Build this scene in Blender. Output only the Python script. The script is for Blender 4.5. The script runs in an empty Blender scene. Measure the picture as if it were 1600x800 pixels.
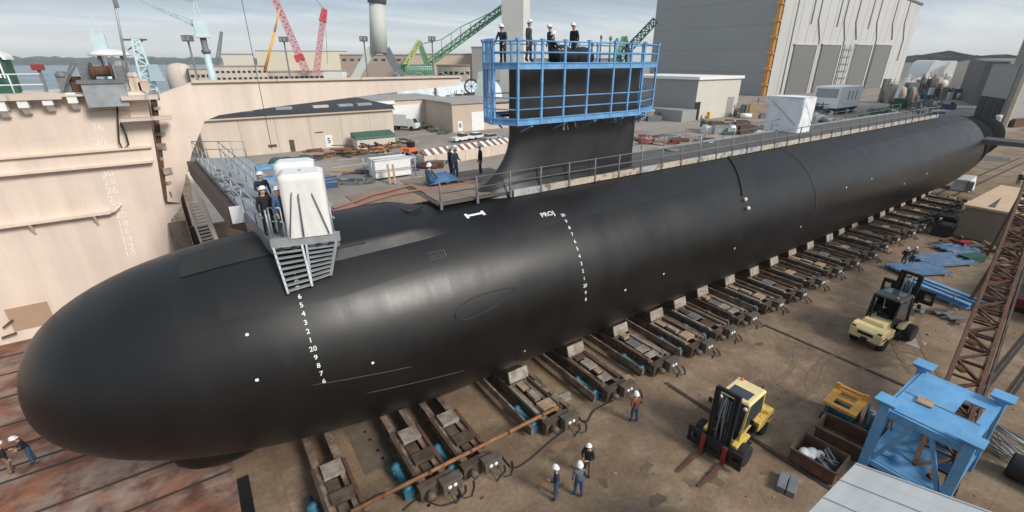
import bpy, bmesh, math, random
from mathutils import Vector, Matrix
random.seed(7)
SC = bpy.context.scene
COL = SC.collection
PI = math.pi
rad = math.radians
# ------------------------------------------------------------------ camera model
CH = 16.5
F, PITCH, ROLL, YAW = 720.0, 0.400461, -0.001084, 0.599414
_fw = Vector((math.sin(YAW)*math.cos(PITCH), math.cos(YAW)*math.cos(PITCH), -math.sin(PITCH)))
_r0 = Vector((math.cos(YAW), -math.sin(YAW), 0)); _u0 = _r0.cross(_fw)
_r = math.cos(ROLL)*_r0 + math.sin(ROLL)*_u0; _u = -math.sin(ROLL)*_r0 + math.cos(ROLL)*_u0
EYE = Vector((0, 0, CH))
def ray(x, y): return _fw*F + _r*(x-800) - _u*(y-400)
def G(x, y, z=0.0):
    q = ray(x, y); return EYE + q*((z-CH)/q.z)
def AY(x, y, Y):
    q = ray(x, y); return EYE + q*(Y/q.y)
def AX(x, y, X):
    q = ray(x, y); return EYE + q*(X/q.x)
HR, HD, HZ = 4.753, 19.364, 5.553       # hull radius, axis distance, axis height
# ------------------------------------------------------------------ mesh builder
MW = {}
class MB:
    def __init__(s): s.v = []; s.f = []; s.sm = []; s.mi = []
    def add(s, vs, fs, smooth=False, mi=0):
        b = len(s.v); s.v += [Vector(p) for p in vs]
        for f in fs:
            s.f.append(tuple(i+b for i in f)); s.sm.append(smooth); s.mi.append(mi)
        return s
    def box(s, x0, y0, z0, x1, y1, z1, mi=0):
        v = [(x0,y0,z0),(x1,y0,z0),(x1,y1,z0),(x0,y1,z0),(x0,y0,z1),(x1,y0,z1),(x1,y1,z1),(x0,y1,z1)]
        return s.add(v, [(3,2,1,0),(4,5,6,7),(0,1,5,4),(1,2,6,5),(2,3,7,6),(3,0,4,7)], False, mi)
    def cbox(s, c, sz, rz=0, mi=0, rx=0, ry=0):
        M = Matrix.Translation(c) @ Matrix.Rotation(rz,4,'Z') @ Matrix.Rotation(ry,4,'Y') @ Matrix.Rotation(rx,4,'X')
        a,b,h = sz[0]/2, sz[1]/2, sz[2]/2
        v = [M@Vector(p) for p in [(-a,-b,-h),(a,-b,-h),(a,b,-h),(-a,b,-h),(-a,-b,h),(a,-b,h),(a,b,h),(-a,b,h)]]
        return s.add(v, [(3,2,1,0),(4,5,6,7),(0,1,5,4),(1,2,6,5),(2,3,7,6),(3,0,4,7)], False, mi)
    def hexa(s, b, t, mi=0):
        return s.add(list(b)+list(t), [(3,2,1,0),(4,5,6,7),(0,1,5,4),(1,2,6,5),(2,3,7,6),(3,0,4,7)], False, mi)
    def bar(s, p, q, w, h=None, mi=0, up=(0,0,1)):
        p = Vector(p); q = Vector(q); h = h or w
        d = (q-p).normalized(); U = Vector(up)
        if abs(d.dot(U)) > .98: U = Vector((1,0,0))
        a = d.cross(U).normalized()*(w/2); b = a.cross(d).normalized()*(h/2)
        v = [p-a-b,p+a-b,p+a+b,p-a+b,q-a-b,q+a-b,q+a+b,q-a+b]
        return s.add(v, [(3,2,1,0),(4,5,6,7),(0,1,5,4),(1,2,6,5),(2,3,7,6),(3,0,4,7)], False, mi)
    def tube(s, p, q, r, r2=None, n=8, mi=0, smooth=True):
        p = Vector(p); q = Vector(q); r2 = r if r2 is None else r2
        d = (q-p).normalized(); U = Vector((0,0,1)) if abs(d.z) < .95 else Vector((1,0,0))
        a = d.cross(U).normalized(); b = d.cross(a)
        v = []
        for c,rr in ((p,r),(q,r2)):
            for k in range(n):
                t = 2*PI*k/n; v.append(c+a*(rr*math.cos(t))+b*(rr*math.sin(t)))
        s.add(v, [(k,(k+1)%n,n+(k+1)%n,n+k) for k in range(n)], smooth, mi)
        s.add(v[:n], [tuple(range(n))[::-1]], False, mi); s.add(v[n:], [tuple(range(n))], False, mi)
        return s
    def path(s, pts, r, n=6, mi=0):
        pts = [Vector(p) for p in pts]; v = []
        for i,c in enumerate(pts):
            d = (pts[min(i+1,len(pts)-1)]-pts[max(i-1,0)]).normalized()
            U = Vector((0,0,1)) if abs(d.z) < .9 else Vector((1,0,0))
            a = d.cross(U).normalized(); b = d.cross(a)
            for k in range(n):
                t = 2*PI*k/n; v.append(c+a*(r*math.cos(t))+b*(r*math.sin(t)))
        f = [(i*n+k,i*n+(k+1)%n,(i+1)*n+(k+1)%n,(i+1)*n+k) for i in range(len(pts)-1) for k in range(n)]
        f += [tuple(range(n))[::-1], tuple(range((len(pts)-1)*n,len(pts)*n))]
        return s.add(v, f, True, mi)
    def prism(s, poly, axis, a, b, mi=0):
        def P(p, t):
            return {'x':(t,p[0],p[1]),'y':(p[0],t,p[1]),'z':(p[0],p[1],t)}[axis]
        n = len(poly); v = [P(p,a) for p in poly]+[P(p,b) for p in poly]
        return s.add(v, [(k,(k+1)%n,n+(k+1)%n,n+k) for k in range(n)]+[tuple(range(n))[::-1],tuple(range(n,2*n))], False, mi)
    def lathe(s, prof, c=(0,0,0), n=16, axis='z', mi=0, smooth=True):
        v = []; c = Vector(c)
        for r,h in prof:
            for k in range(n):
                t = 2*PI*k/n; x,y = r*math.cos(t), r*math.sin(t)
                v.append(c+Vector({'z':(x,y,h),'x':(h,x,y),'y':(x,h,y)}[axis]))
        m = len(prof)
        f = [(i*n+k,i*n+(k+1)%n,(i+1)*n+(k+1)%n,(i+1)*n+k) for i in range(m-1) for k in range(n)]
        s.add(v, f, smooth, mi)
        if prof[0][0] > 1e-4: s.add(v[:n], [tuple(range(n))], False, mi)
        if prof[-1][0] > 1e-4: s.add(v[-n:], [tuple(range(n))], False, mi)
        return s
    def grid(s, nu, nv, fn, smooth=True, mi=0):
        v = [fn(i/nu, j/nv) for i in range(nu+1) for j in range(nv+1)]; w = nv+1
        return s.add(v, [(i*w+j,(i+1)*w+j,(i+1)*w+j+1,i*w+j+1) for i in range(nu) for j in range(nv)], smooth, mi)
    def ell(s, c, r, n=10, m=8, mi=0):
        c = Vector(c); v = []
        for j in range(m+1):
            p = PI*j/m
            for k in range(n):
                t = 2*PI*k/n
                v.append(c+Vector((r[0]*math.sin(p)*math.cos(t), r[1]*math.sin(p)*math.sin(t), r[2]*math.cos(p))))
        return s.add(v, [(j*n+k,(j+1)*n+k,(j+1)*n+(k+1)%n,j*n+(k+1)%n) for j in range(m) for k in range(n)], True, mi)
    def quad(s, a, b, c, d, mi=0): return s.add([a,b,c,d], [(0,1,2,3)], False, mi)
    def lattice(s, p, q, w0, w1, n, r, up=(0,0,1), mi=0, h0=None, h1=None):
        """four-chord lattice boom from p to q"""
        p = Vector(p); q = Vector(q); d = (q-p).normalized(); U = Vector(up)
        a = d.cross(U).normalized(); b = a.cross(d).normalized()
        h0 = h0 or w0; h1 = h1 or w1
        def C(t, i):
            w = (w0+(w1-w0)*t)/2; h = (h0+(h1-h0)*t)/2; sx,sy = ((-1,-1),(1,-1),(1,1),(-1,1))[i]
            return p+(q-p)*t+a*(sx*w)+b*(sy*h)
        for i in range(4): s.bar(C(0,i), C(1,i), r*1.6, mi=mi)
        for k in range(n):
            t0,t1 = k/n,(k+1)/n
            for i in range(4):
                j = (i+1)%4
                if k%2: s.bar(C(t0,i), C(t1,j), r, mi=mi)
                else: s.bar(C(t0,j), C(t1,i), r, mi=mi)
                s.bar(C(t1,i), C(t1,j), r, mi=mi)
        return s
    def build(s, name, mats, parent=None, w=False, loc=None, bevel=0):
        vs = s.v
        if w and parent is not None:
            I = MW[parent.name].inverted(); vs = [I@p for p in vs]
        if loc is not None and parent is None and w:
            L = Vector(loc); vs = [p-L for p in vs]
        me = bpy.data.meshes.new(name); me.from_pydata([tuple(p) for p in vs], [], s.f)
        mats = mats if isinstance(mats, (list,tuple)) else [mats]
        for m in mats: me.materials.append(m)
        me.polygons.foreach_set('use_smooth', s.sm); me.polygons.foreach_set('material_index', s.mi)
        bm = bmesh.new(); bm.from_mesh(me)
        bmesh.ops.remove_doubles(bm, verts=bm.verts, dist=1e-5)
        bmesh.ops.recalc_face_normals(bm, faces=bm.faces); bm.to_mesh(me); bm.free()
        o = bpy.data.objects.new(name, me); COL.objects.link(o)
        if loc is not None: o.location = loc
        if parent is not None:
            o.parent = parent; MW[o.name] = MW[parent.name]
        else: MW[o.name] = Matrix.Translation(loc or (0,0,0))
        if bevel:
            b = o.modifiers.new('bevel','BEVEL'); b.width = bevel; b.segments = 2; b.limit_method = 'ANGLE'
        return o
def build_sep(self, name, mats, parent, w=False, bevel=0):
    """one object for every separate piece in the builder"""
    key = {}; par = list(range(len(self.v)))
    def find(a):
        while par[a] != a: par[a] = par[par[a]]; a = par[a]
        return a
    for i,p in enumerate(self.v):
        k = (round(p.x,4),round(p.y,4),round(p.z,4))
        if k in key: par[find(i)] = find(key[k])
        else: key[k] = i
    for f in self.f:
        for i in f[1:]: par[find(i)] = find(f[0])
    grp = {}
    for j,f in enumerate(self.f): grp.setdefault(find(f[0]),[]).append(j)
    out = []
    for js in grp.values():
        ix = {}; m = MB()
        for j in js:
            for i in self.f[j]:
                if i not in ix: ix[i] = len(ix); m.v.append(self.v[i])
            m.f.append(tuple(ix[i] for i in self.f[j])); m.sm.append(self.sm[j]); m.mi.append(self.mi[j])
        out.append(m.build(name, mats, parent, w=w, bevel=bevel))
    return out
MB.build_sep = build_sep
def tag(o, label, cat, group=None, kind=None):
    if label: o['label'] = label
    if cat: o['category'] = cat
    if group: o['group'] = group
    if kind: o['kind'] = kind
    return o
def T(name, label, cat, loc=(0,0,0), rz=0, group=None):
    o = bpy.data.objects.new(name, None); COL.objects.link(o)
    o.empty_display_size = .3
    o.location = loc; o.rotation_euler = (0,0,rz)
    MW[o.name] = Matrix.Translation(loc) @ Matrix.Rotation(rz,4,'Z')
    return tag(o, label, cat, group)
def struct(name, mb, m, loc=None):
    return tag(mb.build(name, m, None, w=loc is not None, loc=loc), None, None, None, 'structure')
def dup(root, loc, rz=0, label=None, group=None):
    r = root.copy(); COL.objects.link(r); r.location = loc; r.rotation_euler = (0,0,rz)
    if label: r['label'] = label
    if group: r['group'] = group
    for ch in list(root.children):
        c = ch.copy(); COL.objects.link(c); c.parent = r
        for g in list(ch.children):
            d = g.copy(); COL.objects.link(d); d.parent = c
    MW[r.name] = Matrix.Translation(loc) @ Matrix.Rotation(rz,4,'Z')
    return r
# ------------------------------------------------------------------ materials
MATS = {}
def mat(name, col, rough=.6, metal=0.0, var=.18, scale=1.5, col2=None, cover=.45, scale2=1.2, soft=.12,
        streak=None, streak_amt=.25, bump=0.0, spec=.5, alpha=1.0, col3=None, cover3=.3, scale3=4., rvar=.1, seam=None, coat=0, rstreak=0, grit=0, panels=None):
    if name in MATS: return MATS[name]
    m = bpy.data.materials.new(name); m.use_nodes = True; MATS[name] = m
    nt = m.node_tree; N = nt.nodes; L = nt.links
    b = N['Principled BSDF']
    tc = N.new('ShaderNodeTexCoord'); oi = N.new('ShaderNodeObjectInfo')
    mul = N.new('ShaderNodeMath'); mul.operation = 'MULTIPLY'; mul.inputs[1].default_value = 37.0
    L.new(oi.outputs['Random'], mul.inputs[0])
    addv = N.new('ShaderNodeVectorMath'); addv.operation = 'ADD'
    L.new(tc.outputs['Object'], addv.inputs[0]); L.new(mul.outputs[0], addv.inputs[1])
    V = addv.outputs[0]
    def noise(sc, det=5, vec=None, dist=0):
        n = N.new('ShaderNodeTexNoise'); n.inputs['Scale'].default_value = sc; n.inputs['Detail'].default_value = det
        n.inputs['Distortion'].default_value = dist; n.inputs['Roughness'].default_value = .62
        L.new(vec or V, n.inputs['Vector']); return n.outputs['Fac']
    def mr(fac, a, b_, c, d):
        n = N.new('ShaderNodeMapRange'); n.inputs[1].default_value = a; n.inputs[2].default_value = b_
        n.inputs[3].default_value = c; n.inputs[4].default_value = d; L.new(fac, n.inputs[0]); return n.outputs[0]
    def mix(f, a, b_, typ='MIX'):
        n = N.new('ShaderNodeMix'); n.data_type = 'RGBA'; n.blend_type = typ
        for sock, val in ((n.inputs[0], f), (n.inputs[6], a), (n.inputs[7], b_)):
            if isinstance(val, (int,float)): sock.default_value = val
            elif isinstance(val, (tuple,list)): sock.default_value = (*val[:3],1)
            else: L.new(val, sock)
        return n.outputs[2]
    c = tuple(col)
    n1 = noise(scale, 6)
    if col2: c = mix(mr(noise(scale2, 7, dist=.4), .5+(.5-cover)*.45-soft*.5, .5+(.5-cover)*.45+soft*.5, 0, 1), c, tuple(col2))
    if col3: c = mix(mr(noise(scale3, 6, dist=.2), .5+(.5-cover3)*.45-soft*.4, .5+(.5-cover3)*.45+soft*.4, 0, 1), c, tuple(col3))
    if streak:
        mp = N.new('ShaderNodeMapping'); mp.inputs['Scale'].default_value = streak; L.new(V, mp.inputs['Vector'])
        sv = mr(noise(1.0, 5, mp.outputs[0]), .3, .7, 1-streak_amt, 1+streak_amt)
        g = N.new('ShaderNodeCombineColor'); [L.new(sv, g.inputs[i]) for i in range(3)]
        c = mix(1.0, c, g.outputs[0], 'MULTIPLY')
    vv = mr(n1, .25, .75, 1-var, 1+var)
    g = N.new('ShaderNodeCombineColor'); [L.new(vv, g.inputs[i]) for i in range(3)]
    c = mix(1.0, c, g.outputs[0], 'MULTIPLY')
    if grit:
        gv = mr(noise(scale*14, 3), .3, .7, 1-grit, 1+grit)
        g = N.new('ShaderNodeCombineColor'); [L.new(gv, g.inputs[i]) for i in range(3)]
        c = mix(1.0, c, g.outputs[0], 'MULTIPLY')
    if seam:                                   # dark joint lines every seam[1] metres along axis seam[0]
        for ax, per, wid, dark in seam:
            sp = N.new('ShaderNodeSeparateXYZ'); L.new(tc.outputs['Object'], sp.inputs[0])
            mo = N.new('ShaderNodeMath'); mo.operation = 'PINGPONG'; mo.inputs[1].default_value = per/2
            L.new(sp.outputs['xyz'.index(ax)], mo.inputs[0])
            sv = mr(mo.outputs[0], wid*.5, wid, dark, 1)
            g = N.new('ShaderNodeCombineColor'); [L.new(sv, g.inputs[i]) for i in range(3)]
            c = mix(1.0, c, g.outputs[0], 'MULTIPLY')
    L.new(c, b.inputs['Base Color'])
    rr_ = mr(n1, .3, .7, max(.03,rough-rvar), min(1,rough+rvar))
    if panels:                                 # plate-to-plate differences in gloss and tone, faint joints
        sp = N.new('ShaderNodeSeparateXYZ'); L.new(tc.outputs['Object'], sp.inputs[0]); cm = N.new('ShaderNodeCombineXYZ')
        L.new(sp.outputs[0], cm.inputs[0]); L.new(sp.outputs[2], cm.inputs[1])
        bk = N.new('ShaderNodeTexBrick'); L.new(cm.outputs[0], bk.inputs['Vector']); bk.inputs['Scale'].default_value = 1
        bk.inputs['Brick Width'].default_value = panels[0]; bk.inputs['Row Height'].default_value = panels[1]; bk.inputs['Mortar Size'].default_value = .012
        bk.inputs['Color1'].default_value = (.25,.25,.25,1); bk.inputs['Color2'].default_value = (.75,.75,.75,1); bk.inputs['Mortar'].default_value = (.5,.5,.5,1)
        ad0 = N.new('ShaderNodeMath'); ad0.operation = 'ADD'; L.new(rr_, ad0.inputs[0]); L.new(mr(bk.outputs['Color'], .25, .75, -panels[2], panels[2]), ad0.inputs[1]); rr_ = ad0.outputs[0]
        kv = mr(bk.outputs['Fac'], 0, 1, 1, .72); g = N.new('ShaderNodeCombineColor'); [L.new(kv, g.inputs[i]) for i in range(3)]
        c = mix(1.0, c, g.outputs[0], 'MULTIPLY'); L.new(c, b.inputs['Base Color'])
    if rstreak:
        mp2 = N.new('ShaderNodeMapping'); mp2.inputs['Scale'].default_value = streak; mp2.inputs['Location'].default_value = (3,5,7); L.new(V, mp2.inputs['Vector'])
        ad = N.new('ShaderNodeMath'); ad.operation = 'ADD'; L.new(rr_, ad.inputs[0]); L.new(mr(noise(1.3, 6, mp2.outputs[0]), .3, .7, -rstreak, rstreak), ad.inputs[1]); rr_ = ad.outputs[0]
    L.new(rr_, b.inputs['Roughness'])
    b.inputs['Metallic'].default_value = metal
    b.inputs['Specular IOR Level'].default_value = spec
    b.inputs['Coat Weight'].default_value = coat
    if alpha < 1: b.inputs['Alpha'].default_value = alpha
    if bump:
        bp = N.new('ShaderNodeBump'); bp.inputs['Strength'].default_value = bump; bp.inputs['Distance'].default_value = .05
        L.new(noise(scale*4, 6), bp.inputs['Height']); L.new(bp.outputs[0], b.inputs['Normal'])
    return m
M_conc = mat('concrete_ground', (.245,.168,.107), .85, var=.25, scale=.4, col2=(.15,.095,.058), cover=.40, scale2=.28, soft=.28, col3=(.30,.225,.155), cover3=.25, scale3=.75, bump=.3, grit=.16, seam=[('x',5.24,.03,.84),('y',8.2,.03,.86)])
M_yard = mat('yard_pavement', (.29,.25,.215), .9, var=.2, scale=.15, col2=(.21,.175,.145), cover=.4, scale2=.06, soft=.2, bump=.1)
M_dock = mat('rusty_deck_plate', (.22,.085,.045), .75, var=.3, scale=.8, col2=(.26,.20,.165), cover=.5, scale2=.45, soft=.25, streak=(.15,1.6,1), streak_amt=.3, bump=.3, col3=(.11,.045,.03), cover3=.35, scale3=1.1)
M_stern = mat('stern_matt_black', (.006,.006,.007), .9, var=.2, spec=.1)
M_black = mat('black_paint', (.012,.012,.013), .5, var=.2)
M_groove = mat('groove_dark', (.045,.033,.026), .9, var=.3, scale=3)
M_water = mat('harbour_water', (.12,.16,.19), .25, var=.1, scale=.02)
M_shore = mat('far_shore_trees', (.05,.075,.085), .95, var=.25, scale=.02)
M_leaf = mat('tree_hill_green', (.018,.026,.014), .95, var=.5, scale=.06)
M_beige = mat('beige_steel_paint', (.73,.61,.515), .55, var=.05, scale=.25, col2=(.69,.56,.465), cover=.3, scale2=.4, soft=.3, streak=(.9,.9,.06), streak_amt=.10, seam=[('x',3.4,.025,.93),('z',2.45,.025,.94)])
M_beige2 = mat('beige_cladding', (.60,.51,.425), .7, var=.07, scale=.2, streak=(.5,.5,.03), streak_amt=.08, seam=[('x',6.1,.12,.75)])
M_beige3 = mat('beige_wall_plain', (.54,.43,.345), .8, var=.1, scale=.1)
M_tanwall = mat('tan_shade_wall', (.43,.37,.32), .8, var=.08, scale=.2, seam=[('y',1.2,.05,.85)])
M_roofblk = mat('tar_roof', (.035,.037,.042), .8, var=.3, scale=.3)
M_roofgry = mat('gravel_roof', (.33,.31,.29), .9, var=.2, scale=.3)
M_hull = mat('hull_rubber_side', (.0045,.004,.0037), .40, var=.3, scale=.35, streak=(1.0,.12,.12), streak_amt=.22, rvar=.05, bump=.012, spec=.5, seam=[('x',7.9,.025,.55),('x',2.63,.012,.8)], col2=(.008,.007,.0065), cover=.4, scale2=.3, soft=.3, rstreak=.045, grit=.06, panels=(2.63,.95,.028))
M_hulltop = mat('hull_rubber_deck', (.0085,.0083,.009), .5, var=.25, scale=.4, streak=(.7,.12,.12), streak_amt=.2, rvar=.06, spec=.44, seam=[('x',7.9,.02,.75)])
M_hullmark = mat('hull_line', (.022,.021,.02), .6, var=.1)
M_white = mat('white_paint', (.78,.78,.76), .6, var=.06)
M_blue = mat('blue_scaffold_paint', (.125,.30,.54), .5, var=.15, scale=2, col2=(.16,.38,.66), cover=.4, scale2=1.5, col3=(.32,.24,.19), cover3=.06, scale3=2.5)
M_bluedk = mat('blue_floor_grating', (.06,.12,.2), .7, var=.3, scale=3)
M_bluetower = mat('light_blue_steel', (.105,.30,.55), .5, var=.18, scale=1, col2=(.16,.36,.57), cover=.45, scale2=.9, soft=.3, col3=(.10,.27,.5), cover3=.2, scale3=1.6)
M_galv = mat('galvanised_steel', (.36,.385,.40), .45, metal=.35, var=.2, scale=2)
M_galvdk = mat('weathered_grey_steel', (.17,.18,.19), .6, metal=.2, var=.25, scale=2)
M_rust = mat('rusty_steel', (.14,.06,.033), .85, var=.35, scale=2.5, col2=(.085,.045,.03), cover=.5, scale2=2, soft=.25, bump=.3)
M_rustlt = mat('orange_rust', (.32,.14,.055), .85, var=.35, scale=2.5, col2=(.17,.08,.045), cover=.45, scale2=1.5, soft=.25)
M_cradle = mat('cradle_steel', (.19,.13,.092), .7, var=.35, scale=2, col2=(.095,.062,.045), cover=.4, scale2=1.6, soft=.25, col3=(.30,.24,.19), cover3=.38, scale3=2.2, bump=.15)
M_brown = mat('brown_oiled_steel', (.07,.048,.036), .6, var=.35, scale=2, col2=(.12,.085,.06), cover=.45, scale2=1.4, soft=.25, bump=.15)
M_plate = mat('pale_grey_plate', (.33,.29,.25), .7, var=.25, scale=3, col2=(.2,.15,.115), cover=.4, scale2=2, soft=.2)
M_shoe = mat('pale_saddle_pad', (.36,.325,.285), .7, var=.25, scale=3, col2=(.22,.17,.13), cover=.45, scale2=2, soft=.2)
M_wood = mat('timber', (.36,.255,.165), .8, var=.25, scale=3, streak=(1,8,8), streak_amt=.25)
M_ply = mat('plywood_walkway', (.30,.22,.155), .85, var=.25, scale=1, col2=(.2,.15,.115), cover=.45, scale2=.5, soft=.3)
M_walk = mat('walkway_grating', (.10,.092,.085), .85, var=.3, scale=1.5)
M_toe2 = mat('grey_blue_toe_board', (.27,.30,.32), .75, var=.25, scale=2, col2=(.2,.19,.17), cover=.4, scale2=.6, soft=.2)
M_toe = mat('worn_toe_board', (.48,.40,.31), .75, var=.2, scale=2, col2=(.36,.40,.41), cover=.45, scale2=.3, soft=.12, col3=(.22,.17,.13), cover3=.35, scale3=2.5)
M_teal = mat('teal_jack_paint', (.025,.125,.18), .55, var=.25, scale=3)
M_ctrl = mat('grey_control_box', (.105,.088,.072), .6, var=.2, scale=3)
M_hose = mat('black_hose', (.02,.02,.02), .6)
M_redhose = mat('red_hose', (.30,.12,.085), .6, var=.2)
M_yellow = mat('forklift_yellow', (.78,.53,.12), .48, var=.14, scale=2, col2=(.55,.39,.14), cover=.35, scale2=1.2, soft=.3, col3=(.16,.12,.07), cover3=.07, scale3=3.5)
M_cream = mat('forklift_cream', (.78,.61,.31), .5, var=.1, scale=2, col3=(.35,.28,.17), cover3=.08, scale3=3)
M_tyre = mat('tyre_rubber', (.018,.017,.017), .85, var=.2, scale=6)
M_rim = mat('wheel_rim', (.45,.36,.16), .5, var=.2)
M_glass = mat('dark_cab_glass', (.03,.045,.05), .12, var=.1, spec=.7)
M_red = mat('red_paint', (.26,.03,.025), .5, var=.2)
M_orangepaint = mat('orange_yellow_paint', (.75,.36,.06), .5, var=.15, scale=2)
M_orange = mat('orange_safety', (.72,.16,.04), .6, var=.15)
M_green = mat('green_paint', (.03,.105,.065), .55, var=.2)
M_dkgreen = mat('dark_green_paint', (.02,.09,.06), .6, var=.2)
M_craneblue = mat('pale_blue_crane', (.52,.65,.68), .55, var=.1, scale=.3)
M_cranegrn = mat('crane_green', (.12,.30,.17), .55, var=.15, scale=.3)
M_cranegrnlt = mat('crane_yellow_green', (.42,.47,.18), .55, var=.15, scale=.3)
M_pink = mat('faded_red_lattice', (.58,.27,.30), .6, var=.12, scale=.3)
M_redcr = mat('crane_red', (.50,.06,.07), .5, var=.1)
M_concwhite = mat('pale_concrete_tower', (.62,.61,.57), .8, var=.06, scale=.1)
M_towergry = mat('grey_green_tower', (.50,.53,.48), .7, var=.08, scale=.2)
M_hallshade = mat('hall_shaded_cladding', (.33,.335,.33), .6, var=.05, scale=.05, seam=[('z',11.0,.25,.82)])  # hall side face: its shade is set into this darker cladding colour
M_halllight = mat('hall_pale_cladding', (.50,.495,.475), .6, var=.05, scale=.05, seam=[('x',9.0,.45,.62)])
M_halldoor = mat('hall_door_grey', (.165,.165,.162), .55, var=.05, scale=.05, seam=[('z',1.4,.1,.9)])
M_pale = mat('pale_shed_wall', (.58,.55,.49), .7, var=.05, scale=.1)
M_greywall = mat('grey_shed_wall', (.30,.30,.295), .7, var=.06, scale=.1)
M_darkgrey = mat('dark_grey_cladding', (.13,.135,.14), .7, var=.1, scale=.1)
M_tarp = mat('white_plastic_sheet', (.80,.82,.84), .35, var=.05, scale=2, bump=.5)
M_whitecov = mat('white_fabric_cover', (.76,.75,.72), .5, var=.05, scale=2, bump=.25)
M_roofwhite = mat('white_metal_roof', (.60,.60,.58), .6, var=.08, scale=.8, seam=[('x',1.05,.02,.85)], streak=(.3,4,4), streak_amt=.06)
M_tan = mat('tan_container', (.25,.195,.145), .8, var=.12, scale=.7)
M_tantop = mat('tan_container_lid', (.55,.40,.26), .8, var=.12, scale=.6)
M_skin = mat('skin', (.50,.30,.21), .6, var=.08, scale=8)
M_navy = mat('navy_coverall', (.022,.030,.048), .85, var=.3, scale=9)
M_dkblue = mat('blue_denim', (.045,.085,.16), .85, var=.3, scale=9)
M_blkcloth = mat('black_jacket', (.012,.012,.014), .85, var=.3, scale=9)
M_khaki = mat('khaki_trousers', (.20,.13,.07), .85, var=.25, scale=9)
M_rustcloth = mat('rust_red_shirt', (.20,.06,.035), .85, var=.25, scale=9)
M_greycloth = mat('grey_blue_jacket', (.10,.13,.16), .85, var=.3, scale=9)
M_boot = mat('work_boots', (.035,.024,.018), .7, var=.2, scale=9)
M_helmet = mat('white_hard_hat', (.80,.79,.77), .35, var=.04)
M_eye = mat('dark_eye', (.02,.015,.012), .3)
M_hair = mat('brown_hair', (.05,.032,.02), .7, var=.3, scale=20)
M_carwhite = mat('white_car_paint', (.70,.71,.72), .3, var=.05)
M_carsilver = mat('silver_car_paint', (.42,.44,.46), .3, metal=.3, var=.05)
M_carblue = mat('blue_car_paint', (.05,.09,.19), .35, var=.1)
M_cardark = mat('dark_car_paint', (.035,.037,.042), .35, var=.1)
# ================================================================== SETTING
gb = MB(); gb.quad((-6000,-400,0),(9000,-400,0),(9000,9000,0),(-6000,9000,0))
# finer tiles are not needed: procedural object-space texture
struct('ground', gb, M_conc)
yb = MB(); yb.quad((-1.5,27,.004),(900,27,.004),(900,900,.004),(-1.5,900,.004)); struct('yard_pavement', yb, M_yard)
db = MB(); db.quad((-70,-30,.006),(-1.62,-30,.006),(-1.62,38.4,.006),(-70,38.4,.006)); struct('dock_deck', db, M_dock)
gp = MB(); gp.box(-1.60,-30,.001,-1.15,18.6,.012); struct('dock_gap', gp, M_black)
st = MB()
for (x,y) in ((0,736),(0,757),(60,800),(200,800)):
    Y = G(x,y).y; st.box(-70,Y-.05,.008,-1.7,Y+.05,.05)
for Y in (26.5,28.6,31.5,34.2,36.6): st.box(-70,Y-.04,.008,-1.7,Y+.04,.05)
struct('deck_seam_bars', st, M_groove)
wb = MB(); wb.quad((-6000,140,.02),(-12,140,.02),(60,520,.02),(-6000,520,.02)); wb.quad((-6000,520,.02),(60,520,.02),(900,3300,.02),(-6000,3300,.02)); struct('water', wb, M_water)
# far shore on the left, low wooded line; wooded rise on the right
def ridge(name, pts, m, depth=250, jag=.15, step=25):
    b = MB(); top = []; rnd = random.Random(name)
    for (p,q) in zip(pts[:-1], pts[1:]):
        n = max(2, int((Vector(q[:2])-Vector(p[:2])).length/step))
        for k in range(n):
            t = k/n; x = p[0]+(q[0]-p[0])*t; y = p[1]+(q[1]-p[1])*t; h = p[2]+(q[2]-p[2])*t
            top.append((x,y,h*(1+rnd.uniform(-jag,jag))))
    n = len(top); v = []
    for x,y,h in top:
        v += [(x,y,-1),(x+rnd.uniform(-8,8),y+rnd.uniform(-8,8),h*.75),(x,y+depth*.3,h),(x,y+depth,h*.6),(x,y+depth,-1)]
    b.add(v, [(i*5+k,(i+1)*5+k,(i+1)*5+k+1,i*5+k+1) for i in range(n-1) for k in range(4)], False)
    tag(b.build(name, m), None, None, None, 'structure')
ridge('far_shore', [(-5200,3100,40),(-3200,3280,42),(-1500,3330,36),(-300,3350,38),(600,3300,34),(1700,3200,32)], M_shore)
def shore_pts(seq, dist):
    out = []
    for x,y in seq:
        q = ray(x,95); s = dist/math.hypot(q.x,q.y); h = CH+ray(x,y).z*dist/math.hypot(ray(x,y).x, ray(x,y).y)
        out.append((q.x*s, q.y*s, h))
    return out
ridge('wooded_rise', shore_pts([(1405,91),(1437,89),(1462,87),(1490,85),(1505,82),(1516,80),(1530,85),(1550,88),(1565,86),(1640,85)], 1500), M_leaf, 120, .10, 9)
# crane rails let into the concrete
def groove(name, a, b, w, z=.010):
    a = Vector(a); b = Vector(b); d = (b-a).normalized(); s = Vector((-d.y,d.x,0))*w/2
    m = MB(); m.quad(a-s+Vector((0,0,z)), b-s+Vector((0,0,z)), b+s+Vector((0,0,z)), a+s+Vector((0,0,z)))
    r = d.cross(Vector((0,0,1)))*0
    struct(name, m, M_groove)
    k = MB(); k.bar(a+Vector((0,0,z+.012)), b+Vector((0,0,z+.012)), .07, .03); struct('steel_rail', k, M_brown)
groove('rail_groove', (18.8,12.4,0), (18.9,-8,0), .30)
groove('rail_groove', (29.3,12.6,0), (29.6,-8,0), .30)
groove('rail_groove', (31.6,2.28,0), (130,2.0,0), .36)
groove('rail_groove', (33.2,1.35,0), (130,1.2,0), .36)
groove('rail_groove', (60,17.5,0), (125,17.5,0), .3)
groove('rail_groove', (60,16.0,0), (125,16.0,0), .3)
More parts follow.
